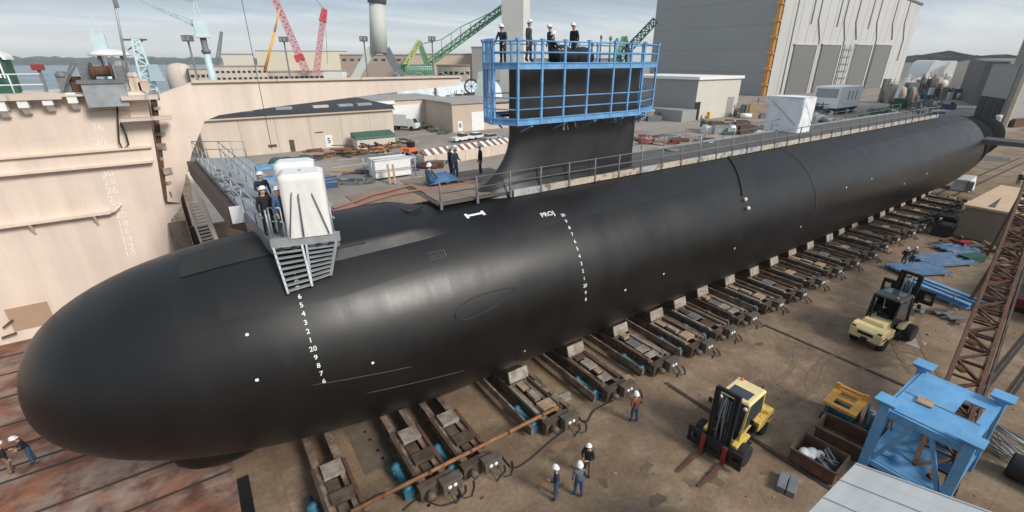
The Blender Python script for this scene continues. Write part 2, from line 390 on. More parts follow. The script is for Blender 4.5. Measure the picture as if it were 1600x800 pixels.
def patch(name, px_, py_, sx, sy, m, z=.008, rz=0):
    c = G(px_,py_); b = MB(); M = Matrix.Rotation(rz,3,'Z')
    b.quad(*[c+M@Vector((a*sx/2,e*sy/2,z)) for a,e in ((-1,-1),(1,-1),(1,1),(-1,1))]); struct(name, b, m)
M_stain = mat('oil_stain', (.075,.055,.042), .7, var=.4, scale=2)
M_plate2 = mat('dull_cover_plate', (.15,.115,.085), .6, var=.25, scale=2)
for a in ((1231,553,.9,.55),(1448,437,.7,.5),(1265,452,.8,.4),(1540,540,.5,.5),(1525,560,.5,.5),(1553,525,.5,.5)): patch('cover_plate', *a, M_plate2)
patch('painted_patch', 1432,536,1.2,.8, mat('worn_white_mark',(.33,.29,.25),.8,var=.3,scale=3))
for a in ((578,677,1.9,1.9,M_plate2,.008),(592,712,1.7,1.5,M_plate2,.0115)): patch('floor_plate', *a)
for a in ((570,675),(578,687),(590,704),(598,716),(716,776),(670,790)): patch('plate_hole', *a, .14, .14, M_black, .0165)

rs_ = random.Random(31)
def blot(x, y, r, m, z):
    c = G(x,y); b = MB(); n = 26; ph = [rs_.uniform(0,6) for _ in range(4)]; sx = rs_.uniform(.6,1.8)
    ring_ = [c+Vector((sx*r*math.cos(2*PI*k/n)*(1+.25*math.sin(3*2*PI*k/n+ph[0])+.15*math.sin(5*2*PI*k/n+ph[1])), r*math.sin(2*PI*k/n)*(1+.25*math.sin(2*2*PI*k/n+ph[2])+.15*math.sin(7*2*PI*k/n+ph[3])), z)) for k in range(n)]
    b.add(ring_,[tuple(range(n))]); struct('oil_stain', b, m)
M_stain2 = mat('rust_stain_ground', (.22,.14,.08), .85, var=.35, scale=2)
M_stain3 = mat('damp_patch', (.15,.105,.072), .6, var=.3, scale=2)
for k in range(26):
    x = rs_.uniform(560,1420); y = rs_.uniform(max(430, 790-(x-560)*.5), 795)
    blot(x, y, rs_.uniform(.08,.38), [M_stain3,M_stain2,M_stain3][k%3], .0085+.0002*k)
M_track = mat('tyre_track_ground', (.185,.125,.08), .8, var=.35, scale=2.5)
def track(cx_, cy_, r, a0, a1, z):
    for o_ in (-.75,.75):
        b = MB(); n = 40; v = []
        for k in range(n+1):
            a = rad(a0+(a1-a0)*k/n); w = .13+.03*math.sin(k*1.7+o_)
            for s in (-w,w): v.append((cx_+(r+o_+s)*math.cos(a), cy_+(r+o_+s)*math.sin(a), z))
        b.add(v,[(2*k,2*k+1,2*k+3,2*k+2) for k in range(n)]); struct('tyre_track', b, M_track); z += .0006
track(28,1.5,6.2,35,118,.0150); track(24.5,15.8,7.6,232,300,.0165); track(42,-9,17.0,95,128,.0180)
db_ = MB()
for k in range(420):
    x = rs_.uniform(3,60); y = rs_.uniform(-2,12.6); s_ = rs_.uniform(.015,.06)
    db_.cbox((x,y,s_*.4),(s_*rs_.uniform(1,4),s_,s_*.8),rs_.uniform(0,3.1),rs_.randrange(4))
tag(db_.build('debris', [M_brown,M_wood,M_galvdk,M_plate]), 'small grit and debris scattered over the concrete yard', 'debris', None, 'stuff')
# ================================================================== SUBMARINE
subm = T('submarine', 'long black submarine resting on transfer cradles across the shipyard, white draught marks down its side', 'submarine', (14, HD, 0))
X0,LA,NN,MM,CZ,CQ,SQ = -6.472,13.904,3.173,2.293,.511,1.451,.219
def hull_sec(X):
    """radius, axis z, squash of the lower half"""
    if X <= X0+LA:
        t = max(0.0, (X-X0)/LA)
        return HR*max(0,1-(1-t)**NN)**(1/MM), HZ+CZ*(1-t)**CQ, 1-SQ*(1-t)
    if X <= 75: return HR, HZ, 1.0
    t = min(1,(X-75)/24.0); return HR*(1-.62*t**2.0), HZ+.1*t, 1.0
def HP(X, deg, k=0.0):
    r,z,s = hull_sec(X); a = rad(deg); r += k
    return Vector((X, HD+r*math.cos(a), z+r*math.sin(a)*(s if math.sin(a) < 0 else 1)))
def chine(X):
    if X > 14: return 129.3 - (X-14)*.13
    if X > 3: return 129.3+(14-X)*1.05
    return 140.9-(3-X)*1.0
xs = [X0+LA*(1-math.cos(PI/2*k/26)) for k in range(27)] + [8.5+k*1.5 for k in range(40)] + [68.5+k*1.0 for k in range(30)]
hb = MB(); NA, NB = 26, 46            # deck facets, side facets
v = []
for X in xs:
    c = chine(X); d = 180-c
    for k in range(NA): v.append(HP(X, d+(c-d)*k/NA))
    for k in range(NB): v.append(HP(X, c+(360+d-c)*k/NB))
W = NA+NB; f = []
for i in range(len(xs)-1):
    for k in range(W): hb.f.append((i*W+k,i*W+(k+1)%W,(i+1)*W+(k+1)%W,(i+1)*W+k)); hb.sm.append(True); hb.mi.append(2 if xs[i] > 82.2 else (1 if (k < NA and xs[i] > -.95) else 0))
hb.v = v
hb.f.append(tuple(range((len(xs)-1)*W, len(xs)*W))); hb.sm.append(False); hb.mi.append(0)
hb.build('hull', [M_hull, M_hulltop, M_stern], subm, w=True)
# sail with swept fillet at its foot
def sail_pt(s, t):
    z = 9.6+6.82*t; zz = max(0, (13.3-z)/3.1)
    le = 13.1-2.5*zz**2.3; te = 22.15+.45*max(0,(11-z)/1.4); hw = .98+.95*max(0,(12.5-z)/2.9)**2.4
    u = s*2 if s <= .5 else (1-s)*2; side = -1 if s <= .5 else 1
    u2 = (1-math.cos(PI*u))/2 if u < .5 else u
    th = 2.6*(.34*math.sqrt(max(u2,0))-.15*u2-.36*u2**2+.30*u2**3-.13*u2**4)*2.1
    return Vector((le+(te-le)*u2, HD+side*min(th,1)*hw, z))
sb = MB(); sb.grid(56, 26, sail_pt); rim = [sail_pt(i/56,1) for i in range(56)]
sb.add(rim, [tuple(range(56))])
sb.build('sail', mat('sail_rubber',(.021,.021,.022),.42,var=.25,scale=.8,streak=(.5,.5,.1),streak_amt=.25,spec=.5), subm, w=True)
# raised fairing on the fore deck
def fair(u, v_):
    X = 3.0+5.6*u; lim = 123.5-3*u; a = 40+(lim-40)*v_
    h = .30*min(1,u*9)*min(1,(1-u)*3.2)*min(1,v_*8)*min(1,(1-v_)*14)
    return HP(X, a, h-.02)
fb = MB(); fb.grid(40, 60, fair); fb.build('deck_fairing', M_hulltop, subm, w=True)
hm = MB()
def rectring(X0_,X1_,a0,a1,k,w=.035):
    pts = [(X0_,a0),(X1_,a0),(X1_,a1),(X0_,a1),(X0_,a0)]
    for p,q in zip(pts[:-1],pts[1:]):
        hm.path([HP(p[0]+(q[0]-p[0])*t/5, p[1]+(q[1]-p[1])*t/5, k) for t in range(6)], w, 5)
rectring(3.55,4.7,112,118,.22)
hm.build('hatch_outline', M_hullmark, subm, w=True)
gbm = MB(); gbm.grid(4,4,lambda u,v_: HP(7.0+.72*u, 129.0+4.4*v_, .012)); gbm.build('grille_plate', mat('grille_grey',(.05,.05,.05),.6,var=.2), subm, w=True)
gs = MB()
for k in range(6): gs.path([HP(7.08+.11*k,129.4,.02),HP(7.08+.11*k,133,.02)], .028, 4)
gs.build('grille_slots', M_black, subm, w=True)
mo = MB(); mo.grid(10,6,lambda u,v_: HP(-1.3+3.0*u, 92+19*v_, .025)); mo.build('bow_deck_cover', mat('bow_cover',(.020,.019,.018),.8,var=.3,scale=1.2), subm, w=True)
hm = MB()
pts = []
for k in range(33):
    t = 2*PI*k/32; e = 1+.25*math.cos(t)
    pts.append(HP(8.75+1.55*math.cos(t)+.1, 161.2-2.2*math.cos(t)+4.3*math.sin(t)*(1-.45*math.cos(t)), .015))
hm.path(pts, .028, 5); hm.build('torpedo_door_outline', M_hullmark, subm, w=True)
for a0,a1,x0,x1 in ((175.5,182.0,1.6,5.2),(189.5,198,3.4,7.6)):
    hm = MB(); hm.path([HP(x0+(x1-x0)*t/12, a0+(a1-a0)*t/12, .008) for t in range(13)], .018, 4)
    hm.build('panel_seam', mat('pale_seam',(.05,.05,.05),.6), subm, w=True)
hm = MB(); hm.path([HP(37.8, a, .006) for a in range(98,215,3)], .03, 4); hm.build('red_seam', mat('red_seam_paint',(.09,.025,.02),.6), subm, w=True)
# white squares along the side
wm = None
for X,a,sz in ((.11,146.7,.13),(.05,166.5,.14),(3.75,173.4,.13),(10.97,202.8,.14),(17.26,183,.16),(20.35,181.5,.14),(27.34,182,.15),(42.9,161.6,.16),(47.8,160.9,.16),(55.6,179.4,.18),(61.5,176.5,.18),(36,185,.15)):
    sz *= .72
    wm = MB(); da = math.degrees(sz/HR); wm.grid(3,3,lambda u,v_: HP(X-sz/2+sz*u, a-da/2+da*v_, .012)); wm.build('white_datum_mark', M_white, subm, w=True)
# lettering on the hull
def text_pts(s, size):
    cu = bpy.data.curves.new('t','FONT'); cu.body = s; cu.size = size; cu.align_x = 'CENTER'; cu.align_y = 'CENTER'; cu.offset = .012*size
    cu.resolution_u = 3
    o = bpy.data.objects.new('t', cu); COL.objects.link(o)
    me = bpy.data.meshes.new_from_object(o.evaluated_get(bpy.context.evaluated_depsgraph_get()))
    vs = [p.co.copy() for p in me.vertices]; fs = [tuple(p.vertices) for p in me.polygons]
    bpy.data.objects.remove(o); bpy.data.curves.remove(cu); bpy.data.meshes.remove(me)
    return vs, fs
def hull_text(s, X, deg, size, name='draught_figure', mi=0, k=.012):
    vs, fs = text_pts(s, size); b = MB()
    b.add([HP(X+p.x, deg-math.degrees(p.y/HR), k) for p in vs], fs); return b.build(name, M_white, subm, w=True)
for k,s in enumerate(['9','8','7','6','5','4','3','2','1','20','9','8','7','6']): hull_text(s, 2.02-.14*math.sin(k/13*3.0), 124.5+k*3.9, .25)
for k,s in enumerate(['30','9','8','7','6','5','4','3','2','1','20','9','8']): hull_text(s, 14.42-.1*math.sin(k/12*3), 125.3+k*4.5, .25)
hull_text('PROJ', 13.62, 122.1, .38, 'draught_lettering')
ab = MB()
for (x0,a0,x1,a1) in ((9.62,110.0,10.42,111.6),(9.52,108.8,9.66,112.8),(10.38,108.8,10.52,112.8)): ab.grid(3,3,lambda u,v_: HP(x0+(x1-x0)*u, a0+(a1-a0)*v_, .014))
ab.build('white_bar_mark', M_white, subm, w=True)
# sonar chin bulge, stern gear
cb = MB(); cb.ell((-1.5,HD-.1,1.75),(2.0,1.0,1.0),18,12); cb.build('chin_fairing', M_hull, subm, w=True)
pb = MB(); pb.lathe([(2.2,94),(2.9,95),(3.0,98),(2.7,101.5),(2.4,101.5)], (0,HD,HZ+.2), 40, 'x'); pb.build('propulsor_shroud', M_stern, subm, w=True)
rb = MB(); rb.prism([(90.0,HZ+2.0),(95.5,HZ+2.0),(95.0,HZ+3.6),(92,HZ+3.6)], 'y', HD-.2, HD+.2); rb.build('upper_rudder', M_stern, subm, w=True)
sp = MB(); sp.hexa([(81.6,6.6,7.0),(84.6,6.6,7.0),(85.0,16.8,6.9),(81.0,16.8,6.9)],[(81.8,6.6,7.35),(84.4,6.6,7.35),(84.8,16.8,7.5),(81.2,16.8,7.5)])
sp.bar((81.3,6.45,7.2),(85,6.45,7.2),.12,1.0); sp.build('stern_plane', mat('stern_plane_grey',(.05,.05,.052),.55), subm, w=True)

# hanging line with two white floats
hl = T('hanging_line', 'thin black line draped down the hull side ending in two white round floats', 'rope', tuple(HP(30,95)))
b = MB(); b.path([HP(31.9-3.2*t**.8, 93+50*t, .05) for t in [k/14 for k in range(15)]], .05, 5); b.build('line', M_hose, hl, w=True)
for a in (146.5,153.5):
    b = MB(); b.ell(HP(28.7, a, .14),(.12,.12,.13)); b.build('float', M_white, hl, w=True)
# ================================================================== PEOPLE
def person(label, loc, rz, top=M_navy, legs=M_navy, lean=0.0, arms=('hang','hang'), bend=0.0, step=.06, group='shipyard workers', sit=False, scale=1.0, helmet=M_helmet):
    """standing figure facing local +x; one skinned body mesh, hard hat and hair as children"""
    t = T('person', label, 'person', loc, rz, group)
    P = {}; E_ = []; R = {}
    def j(n, p, r, par=None, reg=None):
        P[n] = Vector(p); R[n] = r
        if par: E_.append((par, n, reg))
    def fw(x, y, z):                        # bend the torso forward about the hips
        a = lean; z0 = .92
        return (x*math.cos(a)+(z-z0)*math.sin(a), y, z0+(z-z0)*math.cos(a)-x*math.sin(a))
    dz = -.38 if sit else 0
    j('pelvis', (0,0,.95), (.15,.13))
    j('spine', fw(0,0,1.13), (.155,.125), 'pelvis', 'top')
    j('chest', fw(.0,0,1.32), (.175,.135), 'spine', 'top')
    j('neck0', fw(.0,0,1.46), (.075,.075), 'chest', 'top')
    j('neck1', fw(.02,0,1.53), (.055,.055), 'neck0', 'skin')
    j('head0', fw(.035,0,1.60), (.078,.085), 'neck1', 'skin')
    j('head1', fw(.03,0,1.70), (.078,.088), 'head0', 'skin')
    j('nose', fw(.125,0,1.625), (.014,.014), 'head0', 'skin')
    for s,n,ar in ((1,'l',arms[0]),(-1,'r',arms[1])):
        j('ear'+n, fw(.025,s*.09,1.635), (.014,.02), 'head0', 'skin')
        j('sh'+n, fw(0,s*.19,1.41), (.078,.08), 'chest', 'top')
        if ar == 'hang': el, wr, hd = (-.02,s*.255,1.13), (.05,s*.26,.90), (.075,s*.255,.83)
        elif ar == 'front': el, wr, hd = (.06,s*.27,1.15), (.26,s*.12,1.10), (.32,s*.06,1.10)
        elif ar == 'hip': el, wr, hd = (-.08,s*.36,1.16), (.04,s*.19,1.02), (.09,s*.15,1.0)
        elif ar == 'rail': el, wr, hd = (.18,s*.27,1.16), (.40,s*.24,1.05), (.47,s*.23,1.03)
        else: el, wr, hd = (.22,s*.26,1.30), (.44,s*.20,1.40), (.51,s*.19,1.42)
        j('el'+n, fw(*el), (.054,.054), 'sh'+n, 'top')
        j('wr'+n, fw(*wr), (.036,.034), 'el'+n, 'top')
        j('pa'+n, fw(*hd), (.040,.024), 'wr'+n, 'skin')
        d = (Vector(hd)-Vector(wr)).normalized(); side = Vector((1,0,0)) if abs(d.x) < .6 else Vector((0,0,1)); inn = Vector((0,-s,0))
        for q,(o_,ln) in enumerate(((-.03,.07),(-.011,.08),(.011,.075),(.028,.06))):
            b0 = Vector(hd)+d*.035+side*o_; b1 = b0+d*ln*.55; b2 = b1+d*ln*.4+inn*.02
            j('f%s%d'%(n,q), fw(*b0), (.010,.010), 'pa'+n, 'skin'); j('g%s%d'%(n,q), fw(*b1), (.009,.009), 'f%s%d'%(n,q), 'skin'); j('h%s%d'%(n,q), fw(*b2), (.008,.008), 'g%s%d'%(n,q), 'skin')
        b0 = Vector(hd)+side*.045; j('th'+n, fw(*b0), (.011,.011), 'pa'+n, 'skin'); j('ti'+n, fw(*(b0+d*.04+side*.02)), (.009,.009), 'th'+n, 'skin')
        sx_ = s*step
        j('hip'+n, (0,s*.095,.90), (.11,.105), 'pelvis', 'legs')
        if sit:
            j('kn'+n, (.40,s*.13,.88), (.078,.078), 'hip'+n, 'legs'); j('an'+n, (.38,s*.13,.50), (.052,.052), 'kn'+n, 'legs')
            j('to'+n, (.54,s*.14,.44), (.045,.042), 'an'+n, 'boot')
        else:
            j('kn'+n, (.02+sx_*.6,s*.115,.50), (.078,.078), 'hip'+n, 'legs'); j('an'+n, (-.03+sx_,s*.125,.11), (.055,.055), 'kn'+n, 'legs')
            j('he'+n, (-.06+sx_,s*.125,.055), (.048,.05), 'an'+n, 'boot'); j('to'+n, (.13+sx_,s*.15,.05), (.047,.046), 'an'+n, 'boot')
    if sit: P = {n: p+Vector((0,0,-.46)) for n,p in P.items()}
    P = {n: p*scale for n,p in P.items()}
    names = list(P); ix = {n:i for i,n in enumerate(names)}
    me = bpy.data.meshes.new('person_body'); me.from_pydata([tuple(P[n]) for n in names], [(ix[a],ix[b]) for a,b,_ in E_], [])
    o = bpy.data.objects.new('tmp', me); COL.objects.link(o)
    o.modifiers.new('s','SKIN'); sub = o.modifiers.new('d','SUBSURF'); sub.levels = 1; sub.render_levels = 1
    for i,n in enumerate(names):
        sv = me.skin_vertices[0].data[i]; sv.radius = (R[n][0]*scale, R[n][1]*scale); sv.use_root = (n == 'pelvis')
    bm_ = bpy.data.meshes.new_from_object(o.evaluated_get(bpy.context.evaluated_depsgraph_get()))
    bpy.data.objects.remove(o)
    vs = [v.co.copy() for v in bm_.vertices]; fs = [tuple(p.vertices) for p in bm_.polygons]; bpy.data.meshes.remove(bm_)
    mi = []
    segs = [(P[a],P[b],reg) for a,b,reg in E_]
    code = {'top':0,'legs':1,'skin':2,'boot':3}
    for f_ in fs:
        c = sum((vs[i] for i in f_), Vector())/len(f_); best = (9,0)
        for a,b_,reg in segs:
            d = b_-a; tt = max(0,min(1,(c-a).dot(d)/max(1e-9,d.length_squared))); q = (c-a-d*tt).length
            if q < best[0]: best = (q, code[reg])
        mi.append(best[1])
    bb = MB(); bb.v = vs; bb.f = fs; bb.sm = [True]*len(fs); bb.mi = mi
    hc = (P['head0']+P['head1'])/2; up = (P['head1']-P['neck1']).normalized(); fx = (P['nose']-P['head0']).normalized(); sd = up.cross(fx).normalized()
    for s in (1,-1): bb.ell(hc+fx*.078+sd*(s*.034)+up*.0, (.012,.012,.009), 8, 6, 4)
    bb.bar(hc+fx*.082-up*.065+sd*-.025, hc+fx*.082-up*.065+sd*.025, .008, .006, 4)
    bb.build('body', [top, legs, M_skin, M_boot, M_eye], t)
    A = Matrix((fx,sd,up)).transposed()
    hb_ = MB(); tip = hc+up*.035
    prof = [(.155,0),(.15,.012),(.125,.02),(.122,.06),(.105,.105),(.065,.135),(.0,.145)]
    hb_.lathe(prof, (0,0,0), 14); hb_.v = [tip+A@Vector((p.x*(1.12 if p.x > 0 else 1),p.y*.93,p.z)) for p in hb_.v]
    hb_.build('hard_hat', helmet, t)
    ha = MB(); ha.ell((0,0,0),(.096,.094,.085),10,8); ha.v = [hc+A@(p+Vector((-.016,0,.0))) for p in ha.v]; ha.build('hair', M_hair, t)
    return t
def ang_to(a, b): return math.atan2(b[1]-a[1], b[0]-a[0])
# on the ground
pA = G(868,778); person('worker in navy coverall standing left of the pair near the bottom of the yard', pA, rad(150), M_navy, M_dkblue, arms=('front','hang'))
pB = G(903,775); person('worker in denim with white hat seen from behind beside the rear companion', pB, rad(60), M_greycloth, M_dkblue, arms=('hang','front'))
pC = G(917,742); person('dark jacketed worker half hidden behind the denim worker in the yard', pC, rad(200), M_blkcloth, M_khaki, arms=('front','front'))
pD = G(990,659); person('worker in rust red shirt and blue jeans standing alone by the cradles', pD, rad(80), M_rustcloth, M_dkblue, arms=('hip','hip'))
pE = G(19,738); person('worker in black jacket and khaki trousers nearest the left edge under the bow', pE, rad(30), M_blkcloth, M_khaki, arms=('front','hang'), scale=.93)
pF = G(54,722); person('worker in black jacket and blue trousers leaning beside the bow', pF, rad(200), M_blkcloth, M_dkblue, lean=.25, arms=('front','front'), scale=.93)
pG = G(1409,417); person('worker in dark clothes bending beside the far end of the cradles', pG, rad(20), M_blkcloth, M_greycloth, lean=.2, arms=('front','front'))
pH = G(1422,415); person('worker in grey jacket facing a bending colleague near blue beams', pH, rad(190), M_greycloth, M_dkblue, arms=('front','hang'))
pI = G(1460,366); person('lone worker in dark top walking along far cradle ends', pI, rad(230), M_blkcloth, M_greycloth, step=.15)
pJ = G(1589,289); person('lone worker in black near the far pipes at right edge', pJ, rad(180), M_blkcloth, M_blkcloth)
HT = HZ+HR
def onhull(x, y, z): return G(x, y, z)
person('worker in blue grey jacket at the hull railing, left of the black jacketed man', G(712,281,HT+.1), rad(-60), M_greycloth, M_dkblue, arms=('front','hang'))
person('worker pressed close behind the blue grey jacket on the hull', G(705,279,HT+.1), rad(0), M_navy, M_navy, arms=('front','front'))
person('worker in black jacket and blue jeans standing on hull before the sail', G(751,274,HT+.1), rad(160), M_blkcloth, M_dkblue)
person('worker with white hat crouching by a blue tarp on the hull deck', G(672,296,HT+.1), rad(30), M_dkblue, M_dkblue, sit=True, arms=('rail','rail'))
# on the gangway head
person('worker in black jacket on the gangway landing beside white covers', G(424,368,HT+.45), rad(-70), M_blkcloth, M_blkcloth)
person('worker in blue coverall on gangway landing touching the white covers', G(446,368,HT+.45), rad(-50), M_dkblue, M_navy, arms=('front','hang'))
person('worker in orange vest standing behind two colleagues on the gangway', G(419,338,HT+.45), rad(-80), M_navy, M_navy, arms=('hang','front'))
# on the sail
ZS = 16.44
person('worker in navy leaning on the front corner rail of the sail platform', (12.25,HD-.75,16.38), rad(215), M_navy, M_navy, lean=.22, arms=('rail','rail'), scale=.88)
person('worker in navy overalls on the sail top, second from the front', (14.1,HD-.15,ZS), rad(-60), M_navy, M_navy)
person('worker in dark blue behind the black covered bundle atop the sail', (15.9,HD+.45,ZS), rad(180), M_navy, M_dkblue, lean=.1, scale=.95)
person('worker in black top and jeans, rearmost on the sail top', (17.15,HD+.1,ZS), rad(190), M_blkcloth, M_dkblue, lean=.12)
person('worker squatting under dark jacket before the bundle on the sail', (15.3,HD-.4,ZS), rad(-20), M_blkcloth, M_navy, sit=True, arms=('rail','rail'))

# ================================================================== SAIL PLATFORM (blue scaffold round the sail)
pl = T('sail_platform', 'bright blue two level scaffold platform with railings wrapped round the black sail', 'scaffold', (16.5,HD,HT))
ring = [(11.7,HD-.55),(12.4,HD-1.7),(20.4,HD-1.7),(22.9,HD-.5),(22.9,HD+.6),(20.4,HD+1.75),(12.9,HD+1.75),(12.0,HD+.5)]
def on_ring(z): return [Vector((x,y,z)) for x,y in ring]
def ring_floor(z, th, hole):
    b = MB(); n = len(ring)
    inner = [(12.7,HD-.5),(13.2,HD-1.06),(20.3,HD-1.06),(22.3,HD-.3),(22.3,HD+.3),(20.3,HD+1.06),(13.3,HD+1.06),(12.75,HD+.5)]
    for k in range(n):
        a,c = ring[k],ring[(k+1)%n]; d,e_ = inner[k],inner[(k+1)%n]
        b.hexa([(a[0],a[1],z),(c[0],c[1],z),(e_[0],e_[1],z),(d[0],d[1],z)],[(a[0],a[1],z+th),(c[0],c[1],z+th),(e_[0],e_[1],z+th),(d[0],d[1],z+th)])
    return b
ZL, ZU = 13.92, 16.30
for z,nm in ((ZL,'lower_floor'),(ZU,'upper_floor')): ring_floor(z+.02,.06,True).build(nm, M_bluedk, pl, w=True)
for z,nm in ((ZL,'lower_ring_beam'),(ZU,'upper_ring_beam')):
    b = MB(); P_ = on_ring(z)
    for k in range(8):
        p,q = P_[k],P_[(k+1)%8]
        b.bar(p+Vector((0,0,.12)),q+Vector((0,0,.12)),.13,.04); b.bar(p-Vector((0,0,.12)),q-Vector((0,0,.12)),.13,.04); b.bar(p,q,.04,.2)
    b.build(nm, M_blue, pl, w=True)
b = MB()
for k in range(8):
    for z in (ZU+.55,ZU+1.0,ZL+.55,ZL+1.05):
        b.tube(on_ring(z)[k], on_ring(z)[(k+1)%8], .038 if z > ZU else .032, n=6)
b.build('handrails', M_blue, pl, w=True)
def rpt(k, t, z): p,q = ring[k],ring[(k+1)%8]; return Vector((p[0]+(q[0]-p[0])*t, p[1]+(q[1]-p[1])*t, z))
posts = [(0,0),(0,.12),(1,0),(1,.165),(1,.33),(1,.515),(1,.73),(1,.88),(2,0),(3,0),(4,0),(5,0),(5,.2),(5,.4),(5,.6),(5,.8),(6,0),(7,0),(7,.5)]
for k,t in posts:
    b = MB(); p = rpt(k,t,0); b.box(p.x-.048,p.y-.048,ZL-.15,p.x+.048,p.y+.048,ZU+1.06); b.box(p.x-.085,p.y-.085,ZU+.98,p.x+.085,p.y+.085,ZU+1.1)
    b.build('post', M_blue, pl, w=True)
b = MB()
for x in (13.2,15.2,17.2,19.2,21):
    for s in (-1,1): b.bar((x,HD+s*1.7,ZL-.2),(x,HD+s*.85,ZL-.55),.07); b.bar((x,HD+s*1.7,ZL-.08),(x,HD+s*.9,ZL-.08),.08)
b.build_sep('bracket', M_blue, pl, w=True)
rag = MB(); rn = random.Random(3)
for k in range(26):
    x = rn.uniform(15.5,21.5); l = rn.uniform(.15,.6); rag.bar((x,HD-1.0,ZL-.1),(x+rn.uniform(-.1,.1),HD-1.05,ZL-.1-l),.05+rn.random()*.1,.03,0 if rn.random()<.7 else 1)
rag.build_sep('hanging_strap', [M_galvdk,M_white], pl, w=True)
tb = T('tarp_bundle', 'black tarpaulin bundle heaped on top of the sail', 'tarpaulin', (15.9,HD,16.42))
b = MB(); rn = random.Random(5)
for k in range(5): b.ell((rn.uniform(-1.3,1.6),rn.uniform(-.4,.4),.18+.15*rn.random()),(.6+.2*rn.random(),.4,.3+.3*rn.random()*(k<3)),14,8)
b.build('bundle', M_blkcloth, tb)
mt = T('mast_array', 'cluster of black and green periscope masts rising from the rear of the sail top', 'masts', (18.5,HD,16.42))
for k,(x,h,r_,m) in enumerate(((18.3,1.0,.05,M_galvdk),(19.0,1.35,.04,M_galvdk),(19.6,1.3,.05,M_cranegrn),(20.2,1.2,.06,M_cranegrn),(20.9,1.0,.05,M_black))):
    b = MB(); b.tube((x,HD+.1*(k%2),16.4),(x,HD+.1*(k%2),16.3+h),r_); b.ell((x,HD+.1*(k%2),16.3+h),(r_*1.8,r_*1.8,r_*2.5)); b.build('mast', m, mt, w=True)

# ================================================================== HULL WALKWAY
wk = T('hull_walkway', 'timber and steel walkway with pipe handrails laid along the top of the hull', 'walkway', (30,HD,HT))
ZW = HT+.16
b = MB(); b.box(8.6,18.55,ZW-.06,74,22.3,ZW+.02); b.build('deck', M_walk, wk, w=True)
b = MB(); b.box(8.8,18.9,ZW+.03,12.6,20.4,ZW+.07); b.box(8.9,20.45,ZW+.035,14.6,23.8,ZW+.075); b.box(5.6,19.6,ZW-.05,8.6,22.6,ZW); b.build_sep('plywood_sheet', M_ply, wk, w=True)
b = MB(); b.box(12.7,18.40,ZW-.22,74,18.50,ZW+.12); b.build('near_toe_board', M_toe, wk, w=True)
b = MB(); b.box(22.6,22.32,ZW-.12,74,22.42,ZW+.16); b.build('far_toe_board', M_toe2, wk, w=True)
b = MB()
for z in (.55,1.05): b.tube((8.7,18.45,ZW+z),(74,18.45,ZW+z),.036,n=5)
b.build_sep('handrail', M_galvdk, wk, w=True)
x = 8.7
while x < 74.1:
    b = MB(); b.tube((x,18.45,ZW-.2),(x,18.45,ZW+1.1),.046,n=5); b.box(x-.06,18.36,ZW-.2,x+.06,18.39,ZW+.2); b.build('rail_post', M_galvdk, wk, w=True); x += 1.9
b = MB()
for z in (.55,1.05): b.tube((24,22.37,ZW+z),(74,22.37,ZW+z),.025,n=5)
b.build_sep('handrail', M_galvdk, wk, w=True)
x = 24.0
while x < 74.1:
    b = MB(); b.tube((x,22.37,ZW),(x,22.37,ZW+1.1),.032,n=5); b.build('rail_post', M_galvdk, wk, w=True); x += 2.5
def hose(name, label, pts, r, m, cat='hose', sag=0, n=8):
    """smooth hose through points"""
    pts = [Vector(p) for p in pts]; out = []
    for i in range(len(pts)-1):
        p0 = pts[max(i-1,0)]; p1 = pts[i]; p2 = pts[i+1]; p3 = pts[min(i+2,len(pts)-1)]
        for k in range(n):
            t = k/n; out.append(.5*((2*p1)+(p2-p0)*t+(2*p0-5*p1+4*p2-p3)*t*t+(3*p1-p0-3*p2+p3)*t**3))
    out.append(pts[-1]); c = out[len(out)//2]
    b = MB(); b.path(out, r, 6); o = b.build(name, m, None, w=True, loc=tuple(pts[0])); return tag(o, label, cat)
hose('red_hose','thick red hose snaking over the deck behind the fairing', [G(x,y,ZW+.1) for x,y in ((520,325),(545,318),(580,305),(600,300),(640,290))], .06, M_redhose)
hose('red_hose','thin red hose running beside the plywood toward the sail', [G(x,y,ZW+.1) for x,y in ((518,330),(555,322),(620,303),(690,292),(740,285))], .05, M_redhose)
hose('black_hose','black hose curling round the open hatch ahead of the walkway', [G(x,y,ZW+.05) for x,y in ((545,330),(575,322),(610,318),(635,330),(660,322))], .06, M_hose)
hose('red_hose','coiled red hose lying at the foot of the sail', [G(735,283,ZW+.08)+Vector((.5*math.cos(k)*1.0,.5*math.sin(k),.004*k)) for k in range(16)], .05, M_redhose)
b = MB(); b.lathe([(0,.0),(.55,.0),(.62,.12),(.5,.16),(.45,.05),(0,.04)],(0,0,0),20)
tag(b.build('open_hatch', M_black, None, loc=tuple(G(645,319,HT-.08))), 'open black hatch collar on the hull beside the hoses', 'hatch')
for k,(x,y) in enumerate(((1105,222),(1050,235),(1030,226))):
    c = G(x,y,ZW+.02); b = MB(); b.lathe([(0,.0),(.5,.0),(.5,.08),(.42,.1),(0,.1)],(0,0,0),18)
    tag(b.build('deck_cover', [M_galv,M_galvdk,M_plate][k], None, loc=tuple(c)), ['pale round cover plate lying on the walkway behind the sail','dark grey round cover nearest the hull railing aft of the sail','middle worn round cover on the aft walkway'][k], 'cover plate')
# blue tarp, white box with railing on the far side
b = MB(); rn = random.Random(9)
b.grid(10,8,lambda u,v_: Vector((-.9+1.8*u,-.5+1.0*v_,.12+.5*math.sin(PI*u)*math.sin(PI*v_)+.08*rn.random()))); tag(b.build('blue_tarp', mat('blue_tarp',(.06,.15,.30),.6,var=.2), None, loc=tuple(G(692,287,ZW+.05))), 'blue tarpaulin heaped over gear on the hull deck', 'tarpaulin')
